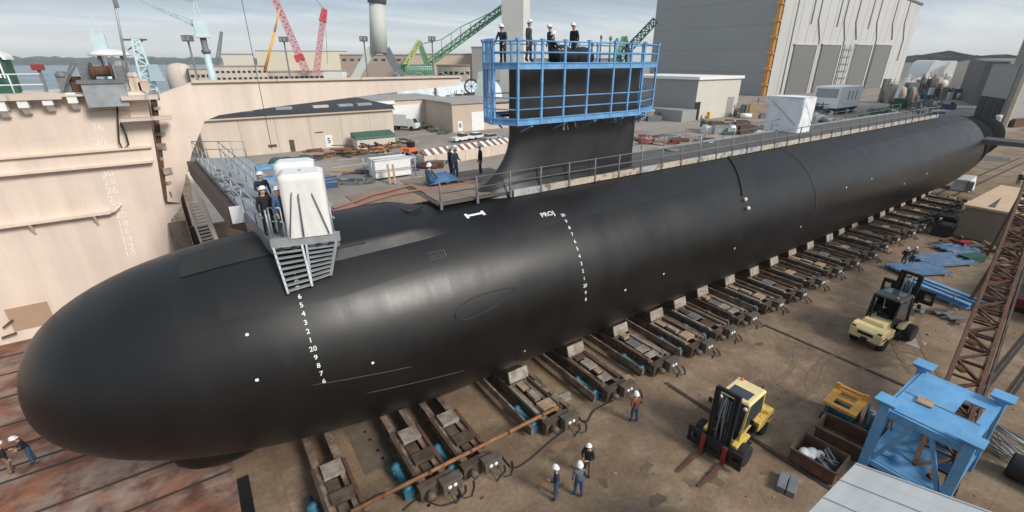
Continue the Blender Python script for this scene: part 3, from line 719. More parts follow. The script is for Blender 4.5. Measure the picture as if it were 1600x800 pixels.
# white wrapped enclosure on the hull
c0 = G(1190,204,ZW); c1 = G(1250,208,ZW)
tn = T('wrapped_enclosure', 'white plastic wrapped box enclosure standing on the hull walkway', 'enclosure', (46.4,22.1,ZW))
Hh = 3.05
def wrap(u, v_):
    k = .07*math.sin(9*u+5*v_)+.06*math.sin(17*u-8*v_)+.05*math.sin(5*v_-13*u*v_)
    return k
b = MB()
cor = [(-1.45,1.5),(-1.2,-1.5),(.95,-1.5),(.8,1.5)]
for k in range(4):
    p,q = cor[k],cor[(k+1)%4]; nrm = Vector((q[1]-p[1],p[0]-q[0],0)).normalized()
    b.grid(10,8,lambda u,v_: Vector((p[0]+(q[0]-p[0])*u, p[1]+(q[1]-p[1])*u, Hh*v_))*1.0+nrm*(wrap(u+k,v_)*4*u*(1-u)*.9)+Vector(((p[0]+(q[0]-p[0])*u)*.0,0,0)))
b.build('sheeting', M_tarp, tn)
b = MB(); b.grid(8,8,lambda u,v_: Vector((-1.42+2.35*u, -1.55+3.1*v_, Hh+.1*math.sin(PI*u)*math.sin(PI*v_)))); b.build('roof_sheet', M_tarp, tn)
b = MB(); b.bar((-1.5,1.2,2.7),(-1.33,-1.2,.7),.04); b.bar((-1.2,-1.62,2.7),(.9,-1.62,.5),.03); b.build_sep('strap', M_galv, tn)

# ================================================================== GANGWAY
gw = T('gangway', 'grey steel gangway with pipe rails reaching from the dock to the bow deck', 'gangway', (1.6,26,HT))
ZG = HT+.42
A0,A1 = Vector((1.55,17.3,ZG)), Vector((3.65,16.75,ZG)); B0,B1 = Vector((0.0,36.3,ZG)), Vector((2.75,34.6,ZG))
def gp_(u, v_, dz=0): return A0.lerp(A1,u).lerp(B0.lerp(B1,u),v_)+Vector((0,0,dz))
b = MB(); b.hexa([gp_(0,0,-.12),gp_(1,0,-.12),gp_(1,1,-.12),gp_(0,1,-.12)],[gp_(0,0),gp_(1,0),gp_(1,1),gp_(0,1)])
b.build('deck', M_galv, gw, w=True)
b = MB()
for u in (0,.48,1): b.bar(gp_(u,0,-.3),gp_(u,1,-.3),.14,.5)
for k in range(12): b.bar(gp_(0,k/11,-.25),gp_(1,k/11,-.25),.1,.3)
b.build('girder_frame', M_galvdk, gw, w=True)
b = MB()
for u in (0.0,.5):
    for z in (.55,1.05): b.tube(gp_(u,.0 if u else .06,z),gp_(u,1,z),.03,n=5)
for z in (.55,1.05): b.tube(gp_(0,1,z),gp_(1,1,z),.03,n=5); b.tube(gp_(1,0,z),gp_(1,.08,z),.03,n=5)
b.build('handrails', M_galv, gw, w=True)
for u in (0.0,.5):
    for k in range(10):
        b = MB(); b.tube(gp_(u,k/9.001,0),gp_(u,k/9.001,1.08),.03,n=5); b.build('rail_post', M_galv, gw, w=True)
for u in (.25,.75,1):
    b = MB(); b.tube(gp_(u,1,0),gp_(u,1,1.08),.03,n=5); b.build('rail_post', M_galv, gw, w=True)
b = MB()
e0 = gp_(0,0,-.14); e1 = gp_(1,0,-.14)
b.bar(e0+Vector((-.05,-.06,0)),e1+Vector((.1,-.06,0)),.12,.34); b.build('front_beam', M_galv, gw, w=True)
b = MB()
for k in range(5): c = e0.lerp(e1,.12+.19*k); b.tube(c+Vector((0,-.14,-.25)),c+Vector((0,.0,-.25)),.10,n=10)
b.build_sep('roller', M_black, gw, w=True)
# frame at the landing corner
b = MB()
for (u,v_) in ((.06,.01),(.22,.0),(.97,.005)):
    b.tube(gp_(u,v_,0),gp_(u,v_,1.1),.03,n=5)
b.tube(gp_(.06,.01,1.1),gp_(.22,0,1.1),.03,n=5); b.tube(gp_(.06,.01,.6),gp_(.22,0,.6),.03,n=5); b.build_sep('landing_rail', M_galv, gw, w=True)
b = MB(); c = gp_(-.12,.22,.0); b.cbox(c+Vector((0,0,-.1)),(.55,.15,.7)); b.build('white_sign', M_white, gw, w=True)
b = MB(); b.hexa([gp_(-.22,.3,-1.1),gp_(0,.25,-1.1),gp_(0,1,-1.1),gp_(-.2,1,-1.1)],[gp_(-.18,.3,-.2),gp_(-.02,.25,-.2),gp_(-.02,1,-.2),gp_(-.2,1,-.2)]); b.build('side_trough', mat('maroon_steel',(.075,.05,.045),.7,var=.3,scale=1), gw, w=True)
# two boarding ladders hooked on the front beam
for nm,u0,u1,x0,a0,x1,a1,lb in (('boarding_ladder',.0,.43,1.6,134.5,2.4,133.6,'left of the two aluminium ladders hanging from the gangway over the hull'),('boarding_ladder',.5,.97,2.42,131.8,3.1,130.6,'right of the two aluminium ladders hanging from the gangway over the hull')):
    t = T(nm, lb, 'ladder', tuple(gp_(u0,0,0)), 0, 'boarding ladders')
    L0,L1 = gp_(u0,0,-.3)+Vector((0,-.1,0)), gp_(u1,0,-.3)+Vector((0,-.1,0)); M0,M1 = HP(x0,a0,.15),HP(x1,a1,.15)
    b = MB(); b.bar(L0,M0,.07,.1); b.bar(L1,M1,.07,.1); b.build_sep('stringer', M_galv, t, w=True)
    for k in range(1,9):
        s = k/8.5; b = MB(); b.bar(L0.lerp(M0,s),L1.lerp(M1,s),.16,.035); b.build('tread', M_galv, t, w=True)
# white covers
wc = T('covered_cabinet', 'tall white fabric covered cabinet tied with rope on the gangway landing', 'cabinet', tuple(gp_(.62,.045,0)), rad(-14))
def cover(cx_, cy_, lx, ly, h, nm):
    b = MB()
    def fn(u, v_):
        a = 2*PI*u; ca,sa = math.cos(a),math.sin(a); n = 16
        rx = (abs(ca)**n+abs(sa)**n)**(-1/n); k = 1-.22*max(0,(v_-.92)/.08)**2 + .012*math.sin(14*a+6*v_); z = h*min(1,v_*1.04)-(.10*max(0,(v_-.9)/.1)**0 if False else 0)
        return Vector((cx_+lx*.5*rx*ca*k*(1-.06*v_), cy_+ly*.5*rx*sa*k*(1-.06*v_), z))
    b.grid(48,14,fn); top = [fn(i/48,1) for i in range(48)]; b.add(top,[tuple(range(48))]); b.build(nm, M_whitecov, wc)
cover(.2,-.25,1.5,1.4,2.25,'cover'); cover(-.05,.95,1.4,1.0,2.4,'cover')
b = MB(); b.path([(.2,-.25,2.27),(-.15,-.96,1.6),(-.45,-1.0,.05)],.02,5); b.path([(.2,-.25,2.27),(.5,-.96,1.5),(.85,-1.0,.05)],.02,5); b.path([(.15,-.3,2.27),(.05,-.97,1.5),(0,-1.02,.05)],.025,5)
b.build_sep('tie_rope', M_galvdk, wc)
bl = T('blue_rack', 'small blue steel rack standing on the gangway behind the workers', 'rack', tuple(gp_(.62,.33,0)))
for (x,y) in ((-.35,-.3),(.35,-.3),(-.35,.3),(.35,.3)):
    b = MB(); b.box(x-.06,y-.06,0,x+.06,y+.06,1.5); b.build('upright', M_blue, bl)
b = MB()
for z in (.4,.95,1.45):
    b.bar((-.35,-.3,z),(.35,-.3,z),.08); b.bar((-.35,.3,z),(.35,.3,z),.08); b.bar((-.35,-.3,z),(-.35,.3,z),.08)
b.build_sep('shelf_bar', M_blue, bl)
ob = MB(); ob.box(-.25,-.2,0,.25,.2,.8); ob.box(-.28,-.23,.8,.28,.23,.85); tag(ob.build('orange_crate', M_orange, None, loc=tuple(gp_(.78,.17,.0))), 'orange crate on the gangway beside the blue rack', 'crate')
for k,(u,v0) in enumerate(((.12,.75),(.2,.68))):
    hose('cable_coil', ['tangled grey cable lying on the far half of gangway','second grey cable looped on the gangway deck, nearer the landing'][k], [gp_(u+.16*math.sin(q*1.3+k),v0-.035*q,.06) for q in range(12)], .045, M_galvdk, 'cable')
# ================================================================== TRANSFER CRADLES
def make_cradle(kind, label, loc):
    t = T('transfer_cradle', label, 'cradle', loc, 0, 'transfer cradles along the hull')
    rn = random.Random(kind)
    for s in (-1,1):
        b = MB(); x = s*.45
        b.box(x-.15,.25,.22,x+.15,6.6,.30); b.box(x-.15,.25,.68,x+.15,6.6,.75); b.box(x-.03,.25,.30,x+.03,6.6,.68)
        for k in range(9): b.box(x-.14,.3+k*.75,.3,x+.14,.33+k*.75,.68)
        b.build('beam', M_cradle, t)
    b = MB(); y = .7; items = []
    while y < 3.0:
        l = rn.uniform(.35,.8); w = rn.uniform(.3,.95); x = rn.uniform(-.15,.15); h = rn.uniform(.06,.2)
        items.append((x-w/2,y,.755,x+w/2,y+l,.755+h)); y += l+rn.uniform(.08,.3)
    for q in items:
        pb_ = MB(); pb_.box(*q); pb_.build('spacer_block', [M_plate,M_wood,M_brown,M_galvdk][rn.randrange(4)], t)
    for s in (-1,1):                                   # long ram rails on top
        b = MB(); b.box(s*.62-.07,.5,.76,s*.62+.07,3.0+rn.random()*.5,.90); b.build('top_rail', [M_plate,M_brown,M_rust][rn.randrange(3)], t)
    if kind != 4:
        b = MB(); b.hexa([(-.6,3.18,1.02),(.6,3.18,1.02),(.6,3.28,.98),(-.6,3.28,.98)],[(-.6,3.36,1.60),(.6,3.36,1.60),(.6,3.46,1.58),(-.6,3.46,1.58)])
        b.build('saddle_pad', M_shoe, t, bevel=.02)
        b = MB(); b.hexa([(-.5,3.2,.76),(.5,3.2,.76),(.5,5.4,.76),(-.5,5.4,.76)],[(-.5,3.48,1.5),(.5,3.48,1.5),(.5,5.2,.86),(-.5,5.2,.86)]); b.build('saddle_block', M_brown, t)
    b = MB(); b.box(-.7,.0,.12,.7,.25,.82); b.box(-.75,-.03,.78,.75,.3,.84); b.build('end_plate', M_brown, t)
    for s in (-1,1):
        for y in (.55,2.6,4.6):
            b = MB(); b.lathe([(.0,-.07),(.19,-.07),(.21,-.03),(.21,.07),(0,.07)],(s*.45,y,.215),12,'x'); b.build('bogie_wheel', M_brown, t)
    b = MB(); b.lathe([(0,.55),(.24,.55),(.24,.75),(.17,.77),(.17,1.9),(.24,1.92),(.24,2.15),(.1,2.16),(.1,2.6),(0,2.6)],(-.98,0,.36),12,'y')
    jk = b.build('jack_cylinder', M_teal, t)
    if kind != 4:
        b = MB(); b.box(1.0,.45,.25,1.16,6.0,.62); b.box(.96,.45,.62,1.2,6.0,.68); b.build('outrigger_beam', M_cradle, t)
        b = MB(); b.box(-1.34,.3,.28,-1.24,6.0,.7); b.build('side_plate', M_cradle, t)
        for q in range(3):
            pb_ = MB(); y = 1.0+q*.75+rn.uniform(0,.3); pb_.box(.66,y,.5,.99,y+rn.uniform(.3,.6),.66); pb_.build('spacer_block', [M_plate,M_wood,M_galvdk,M_plate][rn.randrange(4)], t)
    b = MB(); b.box(-1.2,.5,.05,-.76,.62,.45); b.box(-1.2,1.7,.05,-.76,1.82,.45); b.build_sep('jack_bracket', M_teal, t)
    b = MB(); b.box(.1,-.42,.30,.95,-.05,.92); b.box(.06,-.46,.92,.99,-.02,.96); cbx = b.build('control_box', M_ctrl, t, bevel=.02)
    for x in (.38,.62):
        b = MB(); b.lathe([(0,-.455),(.075,-.455),(.09,-.42),(.09,-.40)],(x,0,.68),12,'y'); b.build('gauge', M_white, cbx)
    b = MB(); b.lathe([(0,-.40),(.16,-.40),(.16,-.1),(.1,-.05),(0,-.05)],(-.35,0,.52),12,'y'); b.build('motor', M_ctrl, t)
    for k in range(2):
        b = MB(); x = .3+.4*k
        b.path([(x,-.4,.5),(x+.05,-.62,.35),(x+.15,-.75,.06),(x+.45,-.6-.2*k,.04),(x+.75,-.5,.04),(x+.9,-.2,.05)],.022,5); b.build('hose', M_hose, t)
    return t
ords = ['first','second','third','fourth','fifth','sixth','seventh','eighth','ninth','tenth','eleventh','twelfth','thirteenth','fourteenth','fifteenth','sixteenth','seventeenth','eighteenth','nineteenth','twentieth','twenty-first','twenty-second','twenty-third','twenty-fourth','twenty-fifth','twenty-sixth','twenty-seventh']
CX = [1.75,5.15,7.2,11.5,15.55,19.25,22.4,25.1,27.9]+[31.1+3.2*k for k in range(15)]
protos = {}
for i,x in enumerate(CX):
    k = 4 if i in (0,1,2) else (0,1,2,3,5)[(i*3+i//4)%5]
    lab = '%s transfer cradle from the bow, brown beams %s pale saddle pad' % (ords[i], 'without' if k == 4 else 'with')
    loc = (x, 12.95+.012*(x-11 if x > 11 else 0), 0)
    key = (k, i==1) if k == 4 else k
    if key not in protos: protos[key] = make_cradle(k, lab, loc)
    else: dup(protos[key], (loc[0]+.12*math.sin(i*2.3), loc[1]+.15*math.sin(i*1.7), 0), .02*math.sin(i*3.1), lab)
tmr = random.Random(77)
for i in range(3, 17):
    b = MB(); L_ = tmr.uniform(.6,1.6)
    for q in range(tmr.randrange(1,4)): b.cbox((tmr.uniform(-.1,.1),q*.24,.09+.0*q),(L_,.2,.17),tmr.uniform(-.12,.12))
    tag(b.build('loose_timber', tmr.choice([M_wood,M_plate,M_brown,M_wood]), None, loc=(CX[i]+tmr.uniform(1.4,1.9), 12.95+tmr.uniform(-.3,2.6), .0)), 'loose timber lying on concrete just aft of the %s cradle from the bow' % ords[i], 'timber', 'loose timbers between the cradles')
# long rusty pipe across the first cradles
rp = T('rusty_pipe', 'long orange rusted pipe lying across the outer ends of the nearest cradles', 'pipe', (7,13.4,1.0))
b = MB(); b.tube(G(548,800,1.0),G(872,636,1.0),.085,n=8); b.build('pipe', M_rustlt, rp, w=True)
b = MB()
for k in range(5):
    c = G(560,795,1.0).lerp(G(872,636,1.0),.1+.2*k); b.tube(c-Vector((.06,0,0)),c+Vector((.06,0,0)),.11,n=8)
b.build_sep('coupling', M_rust, rp, w=True)
for k,(pts,lab) in enumerate(((((700,745),(720,775),(690,790),(655,780),(630,798)),'black hose trailing over concrete below the nearest control boxes'),(((780,705),(800,730),(825,720),(860,690),(900,660)),'black hose curling between the third and fourth cradles'),(((895,640),(915,660),(930,640),(960,625)),'short black hose by the standing rust red worker'),(((640,775),(600,770),(565,790)),'hose stretching left along the rusty pipe on the concrete'))):
    hose('black_hose', lab, [G(x,y,.05) for x,y in pts], .03, M_hose)

# ================================================================== FORKLIFTS
M_dkframe = mat('dark_green_frame',(.025,.035,.03),.5,var=.2)
def forklift(label, loc, rz, lift=.05, MT=3.55, sc=1.0, MB_=None, MF=None):
    M_yellow_ = MB_ or M_yellow; MF = MF or M_yellow
    t = T('forklift', label, 'forklift', loc, rz, 'yellow forklifts in the yard')
    b = MB(); b.prism([(-1.4,.45),(1.55,.35),(1.6,.75),(.7,.85),(.6,.62),(-.2,.62),(-.3,1.0),(-1.4,1.0)],'y',-.72,.72); b.build('chassis', M_black, t, bevel=.03)
    b = MB(); b.prism([(-1.95,.55),(-1.35,.42),(-1.25,.5),(-1.25,1.35),(-1.75,1.32),(-2.0,1.1)],'y',-.8,.8); cw = b.build('counterweight', M_yellow_, t, bevel=.09)
    b = MB(); b.cbox((-1.985,0,.95),(.06,.75,.16)); b.build('radiator_grille', M_black, cw)
    b = MB(); b.cbox((-1.98,0,.66),(.1,.3,.14)); b.build('tow_pin_block', M_black, cw)
    b = MB(); b.prism([(-1.4,1.0),(-.25,1.0),(-.25,1.5),(-1.3,1.55),(-1.4,1.4)],'y',-.52,.52); b.build('engine_hood', M_cream, t, bevel=.05)
    for s in (-1,1):
        b = MB(); b.prism([(-1.35,.62),(-.45,.62),(-.45,1.1),(-1.35,1.15)],'y',s*.52,s*.79); b.build('side_panel', M_yellow_, t, bevel=.03)
        b = MB(); b.prism([(.35,.85),(1.6,.55),(1.62,.98),(1.15,1.12),(.45,1.02)],'y',s*.52,s*.8); b.build('front_fender', M_yellow_, t, bevel=.03)
    b = MB(); b.box(-.25,-.3,.95,.3,.3,1.15); b.hexa([(-.38,-.3,1.12),(-.22,-.3,1.12),(-.22,.3,1.12),(-.38,.3,1.12)],[(-.5,-.28,1.75),(-.38,-.28,1.75),(-.38,.28,1.75),(-.5,.28,1.75)]); b.build('seat', M_black, t, bevel=.03)
    b = MB(); b.box(.85,-.5,.9,1.2,.5,1.45); b.build('dashboard', M_black, t, bevel=.03)
    b = MB(); b.tube((.85,0,1.4),(.62,0,1.65),.02); b.lathe([(.17,-.015),(.2,-.015),(.2,.015),(.17,.015),(.17,-.015)],(.62,0,1.66),14,'x'); b.build('steering_wheel', M_black, t)
    for s in (-1,1):
        b = MB(); b.bar((1.3,s*.66,.95),(.85,s*.62,2.75),.09); b.build('front_pillar', MF, t)
        b = MB(); b.bar((-.75,s*.62,1.25),(-.55,s*.62,2.75),.08); b.build('rear_pillar', MF, t)
        b = MB(); b.quad((1.18,s*.63,1.15),(-.62,s*.62,1.6),(-.5,s*.62,2.68),(.86,s*.62,2.68)); b.build('side_window', M_glass, t)
        b = MB(); b.bar((1.2,s*.65,1.12),(-.68,s*.63,1.5),.06); b.build('door_rail', MF, t)
    b = MB(); b.hexa([(-.68,-.68,2.74),(.95,-.68,2.74),(.95,.68,2.74),(-.68,.68,2.74)],[(-.62,-.6,2.84),(.88,-.6,2.84),(.88,.6,2.84),(-.62,.6,2.84)]); rf = b.build('cab_roof', MF if MB_ else M_cream, t, bevel=.02)
    b = MB(); b.box(.05,-.45,2.843,.7,.45,2.85); b.build('roof_window', M_glass, rf)
    b = MB(); b.quad((1.22,-.58,1.45),(1.22,.58,1.45),(.88,.56,2.68),(.88,-.56,2.68)); b.build('windscreen', M_glass, t)
    b = MB(); b.tube((-.95,.38,1.5),(-.95,.38,2.75),.05,n=8); b.build('exhaust_pipe', M_black, t)
    ms = MB()
    for s in (-1,1):
        ms.box(1.62,s*.46-.08,.18,1.80,s*.46+.08,MT); ms.box(1.80,s*.34-.06,.2,1.92,s*.34+.06,MT-.1)
    for z in (.4,1.9,MT-.1): ms.box(1.64,-.5,z,1.79,.5,z+.16)
    m_ = ms.build('mast', M_black, t)
    b = MB()
    for s in (-1,1): b.tube((1.7,s*.2,.5),(1.7,s*.2,MT-.45),.05)
    b.build('lift_cylinders', M_galvdk, m_)
    b = MB(); b.path([(1.75,.1,.6),(1.86,.05,2.2),(1.75,0,3.3),(1.7,-.08,2.0)],.03,5); b.path([(1.75,-.15,.6),(1.86,-.1,2.4),(1.75,-.05,3.2)],.03,5); b.build('lift_hoses', M_galv, m_)
    b = MB(); b.box(1.93,-1.25,.2+lift,2.06,1.25,.42+lift); b.box(1.93,-1.25,.78+lift,2.06,1.25,1.0+lift)
    for y in (-1.19,-.75,-.25,.25,.75,1.19): b.box(1.94,y-.06,.42+lift,2.05,y+.06,.78+lift)
    b.box(1.935,-.72,.44+lift,2.0,.72,.76+lift)
    b.build('carriage', M_black, t)
    for s in (-1,1):
        b = MB(); b.box(2.065,s*.5-.1,.03+lift,2.14,s*.5+.1,1.02+lift); fk = b.build('fork_heel', M_red, t)
        b = MB(); b.hexa([(2.11,s*.5-.09,.03+lift),(3.9,s*.5-.06,.03+lift),(3.9,s*.5+.06,.03+lift),(2.11,s*.5+.09,.03+lift)],[(2.11,s*.5-.09,.1+lift),(3.9,s*.5-.06,.045+lift),(3.9,s*.5+.06,.045+lift),(2.11,s*.5+.09,.1+lift)]); b.build('fork_blade', M_rust, fk)
    def wheel(x, y, r, w):
        b = MB(); b.lathe([(r*.55,-w/2),(r*.92,-w/2),(r,-w/2+.05),(r,w/2-.05),(r*.92,w/2),(r*.55,w/2)],(x,y,r),20,'y'); ty = b.build('wheel', M_tyre, t)
        b = MB(); b.lathe([(0,-w/2+.03),(r*.3,-w/2+.02),(r*.55,-w/2+.005),(r*.55,w/2-.005),(r*.3,w/2-.02),(0,w/2-.03)],(x,y,r),16,'y'); b.build('rim', M_rim, ty)
    for s in (-1,1): wheel(1.25, s*.86, .5, .62); wheel(-1.25, s*.66, .38, .3)
    for s in (-1,1):
        b = MB(); b.lathe([(0,0),(.07,0),(.09,.05),(.09,.08),(0,.09)],(1.0,s*.55,2.62),10,'x'); b.build('headlight', M_white, t)
    b = MB(); b.lathe([(0,0),(.06,0),(.06,.1),(.03,.13),(0,.13)],(-.5,-.4,2.84),10); b.build('beacon', M_orange, t)
    for s in (-1,1):
        b = MB(); b.tube((1.1,s*.5,.75),(1.66,s*.42,1.25),.06,n=8); b.build('tilt_cylinder', M_galvdk, t)
        b = MB(); b.cbox((-1.93,s*.62,1.18),(.06,.2,.1)); b.build('tail_light', M_red, t)
        b = MB(); b.box(.2,s*.78-.1,.42,.75,s*.78+.1,.48); b.build('step', M_black, t)
        b = MB(); b.tube((.95,s*.66,2.2),(1.1,s*.92,2.25),.015,n=5); b.cbox((1.1,s*.95,2.2),(.04,.16,.26)); b.build('mirror', M_black, t)
        b = MB(); b.box(1.83,s*.12-.025,.5,1.85,s*.12+.025,MT-.3); b.build('lift_chain', M_galvdk, m_)
        b = MB(); b.cbox((-1.6,s*.803,.85),(.55,.01,.12)); b.build('dark_stripe', M_black, cw)
    t.scale = (sc,sc,sc)
    return t
forklift('yellow forklift with forks toward the bow and red fork heels, beside the rail groove', (18.2,7.95,0), PI+.08)
forklift('cream forklift seen from behind with its mast raised toward the stern', (33.75,7.6,0), -.06, 1.9, 3.7, 1.12, M_cream, M_dkframe)

# ================================================================== LIGHT BLUE STEEL TOWER
bt = T('steel_tower', 'light blue open steel tower frame with flanged corner posts and plate decks', 'steel frame', (22.9,2.4,0))
x0,x1,y0,y1,ZT = 20.85,24.97,1.11,3.69,3.6
for (x,y) in ((x0,y0),(x1,y0),(x1,y1),(x0,y1)):
    b = MB(); b.box(x-.17,y-.17,0,x+.17,y+.17,ZT+.12); po = b.build('corner_post', M_bluetower, bt, w=True, bevel=.02)
    b = MB(); b.hexa([(x-.19,y-.19,ZT+.12),(x+.19,y-.19,ZT+.12),(x+.19,y+.19,ZT+.12),(x-.19,y+.19,ZT+.12)],[(x-.36,y-.36,ZT+.3),(x+.36,y-.36,ZT+.3),(x+.36,y+.36,ZT+.3),(x-.36,y+.36,ZT+.3)]); b.box(x-.36,y-.36,ZT+.3,x+.36,y+.36,ZT+.36); b.build('flange_cap', M_bluetower, po, w=True)
def deck(z, th, hx0, hx1, hy0, hy1, nm):
    b = MB(); a = .05
    xa,xb,ya,yb_ = x0+a,x1-a,y0+a,y1-a
    for q in ((xa,ya,hx0,yb_),(hx1,ya,xb,yb_),(hx0,ya,hx1,hy0),(hx0,hy1,hx1,yb_)): b.box(q[0],q[1],z-th,q[2],q[3],z)
    b.build(nm, M_bluetower, bt, w=True)
deck(ZT,.05,22.6,24.0,1.35,2.0,'top_deck'); deck(.95,.05,21.6,22.6,1.3,1.9,'lower_deck')
b = MB()
for z,h in ((ZT-.2,.3),(.80,.24)):
    for p,q in (((x0,y0),(x1,y0)),((x1,y0),(x1,y1)),((x1,y1),(x0,y1)),((x0,y1),(x0,y0))): b.bar((p[0],p[1],z),(q[0],q[1],z),.16,h)
b.build_sep('edge_beam', M_bluetower, bt, w=True)
for (p,q) in (((x0,y1-.2,1.0),(x0,y1-1.0,ZT-.35)),((x0,y0+.2,1.0),(x0,y0+1.0,ZT-.35)),((x0+.2,y0,1.0),(x0+1.4,y0,ZT-.35)),((x1-.2,y0,1.0),(x1-1.4,y0,ZT-.35)),((x0+.2,y1,1.0),(x0+1.4,y1,ZT-.35)),((x1-.2,y1,1.0),(x1-1.4,y1,ZT-.35)),((x0,y1,1.5),(x0+.9,y1-.7,.95))):
    b = MB(); b.bar(p,q,.14); b.build('knee_brace', M_bluetower, bt, w=True)
b = MB(); b.bar((22.58,y0+.1,ZT+.015),(22.58,y1-.1,ZT+.015),.025,.02); b.build('deck_seam', M_galvdk, bt, w=True)
pc = MB(); pc.cbox((0,0,.06),(.5,.5,.08),.1); tag(pc.build('plywood_offcut', M_wood, None, loc=tuple(G(1445,630,ZT+.0))), 'small square plywood offcut lying on top of the blue tower', 'plywood')
# ================================================================== PALE ROOF, BINS, CART, BOOM
rh = T('site_shed', 'near shed with pale corrugated metal roof at the bottom right corner', 'shed', (11,0,0))
b = MB(); b.hexa([(6,-6,7.60),(14.77,-6,7.60),(14.77,2.77,5.0),(6,2.77,5.0)],[(6,-6,7.66),(14.77,-6,7.66),(14.77,2.77,5.06),(6,2.77,5.06)]); b.build('roof', M_roofwhite, rh, w=True)
b = MB()
for k in range(9): x = 6.3+k*1.05; b.bar((x,-6,7.68),(x,2.77,5.08),.035,.03)
b.build_sep('roof_rib', M_roofwhite, rh, w=True)
b = MB(); b.box(6.2,2.45,0,14.5,2.6,5.0); b.prism([(-6,0),(2.5,0),(2.5,5.0),(-6,7.55)],'x',14.35,14.5); b.build('wall', M_galvdk, rh, w=True)
def bin_(label, loc, rz, L, W, Hh, junk=0):
    t = T('steel_bin', label, 'bin', loc, rz, 'rusty open bins')
    b = MB(); k = .06
    b.box(-L/2,-W/2,.08,L/2,W/2,.14)
    b.box(-L/2,-W/2,.14,L/2,-W/2+k,Hh); b.box(-L/2,W/2-k,.14,L/2,W/2,Hh); b.box(-L/2,-W/2+k,.14,-L/2+k,W/2-k,Hh); b.box(L/2-k,-W/2+k,.14,L/2,W/2-k,Hh)
    b.build('shell', M_rust, t)
    b = MB()
    for s in (-1,1): b.bar((-L/2-.03,s*(W/2+.02),Hh),(L/2+.03,s*(W/2+.02),Hh),.09); b.bar((s*(L/2+.02),-W/2,Hh),(s*(L/2+.02),W/2,Hh),.085)
    b.build('rim', M_brown, t)
    for s in (-1,1):
        b = MB(); b.box(s*L*.3-.08,-W/2,0,s*L*.3+.08,W/2,.08); b.build('skid', M_brown, t)
    return t
bin_('rusty open bin filled with white sacks and pipe scrap', (19.65,4.95,0), .06-PI/2, 1.75, 1.45, .75)
bin_('empty rusty open bin standing nearer the blue tower', (21.9,4.85,0), .12-PI/2, 2.0, 1.35, .8)
rn = random.Random(11)
b = MB()
for k in range(6): b.ell((rn.uniform(-.35,.35),rn.uniform(.1,.55),.3+rn.random()*.2),(.3,.22,.16),9,6)
tag(b.build('white_sacks', M_whitecov, None, loc=(19.6,4.85,.12)), 'crumpled white sacks heaped in the rusty bin', 'sacks')
b = MB()
for k in range(9): x = rn.uniform(-.4,.4); b.tube((x,-.6,.1+rn.random()*.45),(x+rn.uniform(-.3,.3),.05,.2+rn.random()*.5),.05)
tag(b.build('pipe_scrap', M_galvdk, None, loc=(19.65,4.85,.14)), 'grey pipe offcuts lying in the bin beside white sacks', 'scrap')
gbk = T('concrete_blocks', 'pair of grey ribbed blocks lying on concrete near the pale shed roof', 'blocks', (17.45,5.1,0), .3)
for k in range(2):
    b = MB(); b.box(-.5,-.35+k*.37,0,.5,-.02+k*.37,.3); b.build('block', M_galvdk, gbk, bevel=.03)
# yellow topped blue drive unit
dc = T('drive_cart', 'orange yellow topped blue machinery cart with cut out deck', 'cart', (23.6,5.65,0), rad(4))
b = MB(); b.box(-.75,-.6,.15,.75,.6,.3); b.build('base_frame', M_teal, dc, bevel=.02)
b = MB(); b.lathe([(0,-.6),(.28,-.6),(.28,.6),(0,.6)],(-.2,0,.55),16,'y'); b.lathe([(0,-.5),(.2,-.5),(.2,.5),(0,.5)],(.4,0,.5),14,'y'); b.build('motor', M_teal, dc)
b = MB(); b.path([(-.5,-.55,.4),(-.2,-.68,.7),(.2,-.66,.5),(.5,-.6,.8)],.04,6); b.path([(-.3,.5,.4),(.1,.66,.7),(.5,.6,.6)],.04,6); b.build('hoses', M_hose, dc)
for (x,y) in ((-.66,-.5),(.66,-.5),(-.66,.5),(.66,.5)):
    b = MB(); b.box(x-.07,y-.07,.3,x+.07,y+.07,1.05); b.build('leg', M_teal, dc)
b = MB(); z0,z1 = 1.05,1.2
for q in ((-.85,-.7,.85,-.35),(-.85,.35,.85,.7),(-.85,-.35,-.6,.35),(-.12,-.35,.12,.35),(.6,-.35,.85,.35)): b.box(q[0],q[1],z0,q[2],q[3],z1)
b.build('top_frame', M_orangepaint, dc)
b = MB(); b.box(.72,-.7,1.2,.85,-.5,1.5); b.box(.72,.5,1.2,.85,.7,1.5); b.box(.72,-.5,1.32,.85,.5,1.44); b.build('push_bar', M_orangepaint, dc)
for (x,y) in ((-.6,-.6),(.6,-.6),(-.6,.6),(.6,.6)):
    b = MB(); b.lathe([(0,-.06),(.16,-.06),(.18,0),(.16,.06),(0,.06)],(x,y,.18),12,'y'); b.build('wheel', M_tyre, dc)
tcart = T('teal_pump_unit', 'teal hydraulic pump unit with hoses beside the blue tower leg', 'pump', (24.0,4.3,0), .3)
b = MB(); b.box(-.7,-.45,.05,.7,.45,.25); b.build('skid', M_teal, tcart)
b = MB(); b.lathe([(0,-.6),(.26,-.6),(.28,-.5),(.28,.4),(.2,.5),(0,.5)],(0,-.1,.52),14,'x'); b.build('tank', M_teal, tcart)
b = MB(); b.box(.15,.1,.25,.6,.4,.85); b.build('valve_box', M_galv, tcart)
b = MB(); b.path([(-.5,.3,.3),(-.2,.5,.7),(.2,.4,.95),(.4,.2,.8)],.04,6); b.path([(-.6,-.3,.3),(-.7,-.5,.6),(-.2,-.55,.8)],.04,6); b.build('hoses', M_hose, tcart)
b = MB()
for (x,y) in ((-.68,-.43),(.68,-.43),(-.68,.43),(.68,.43)): b.tube((x,y,.2),(x,y,1.05),.03)
for y in (-.43,.43): b.tube((-.68,y,1.05),(.68,y,1.05),.03)
b.build('guard_frame', M_teal, tcart)
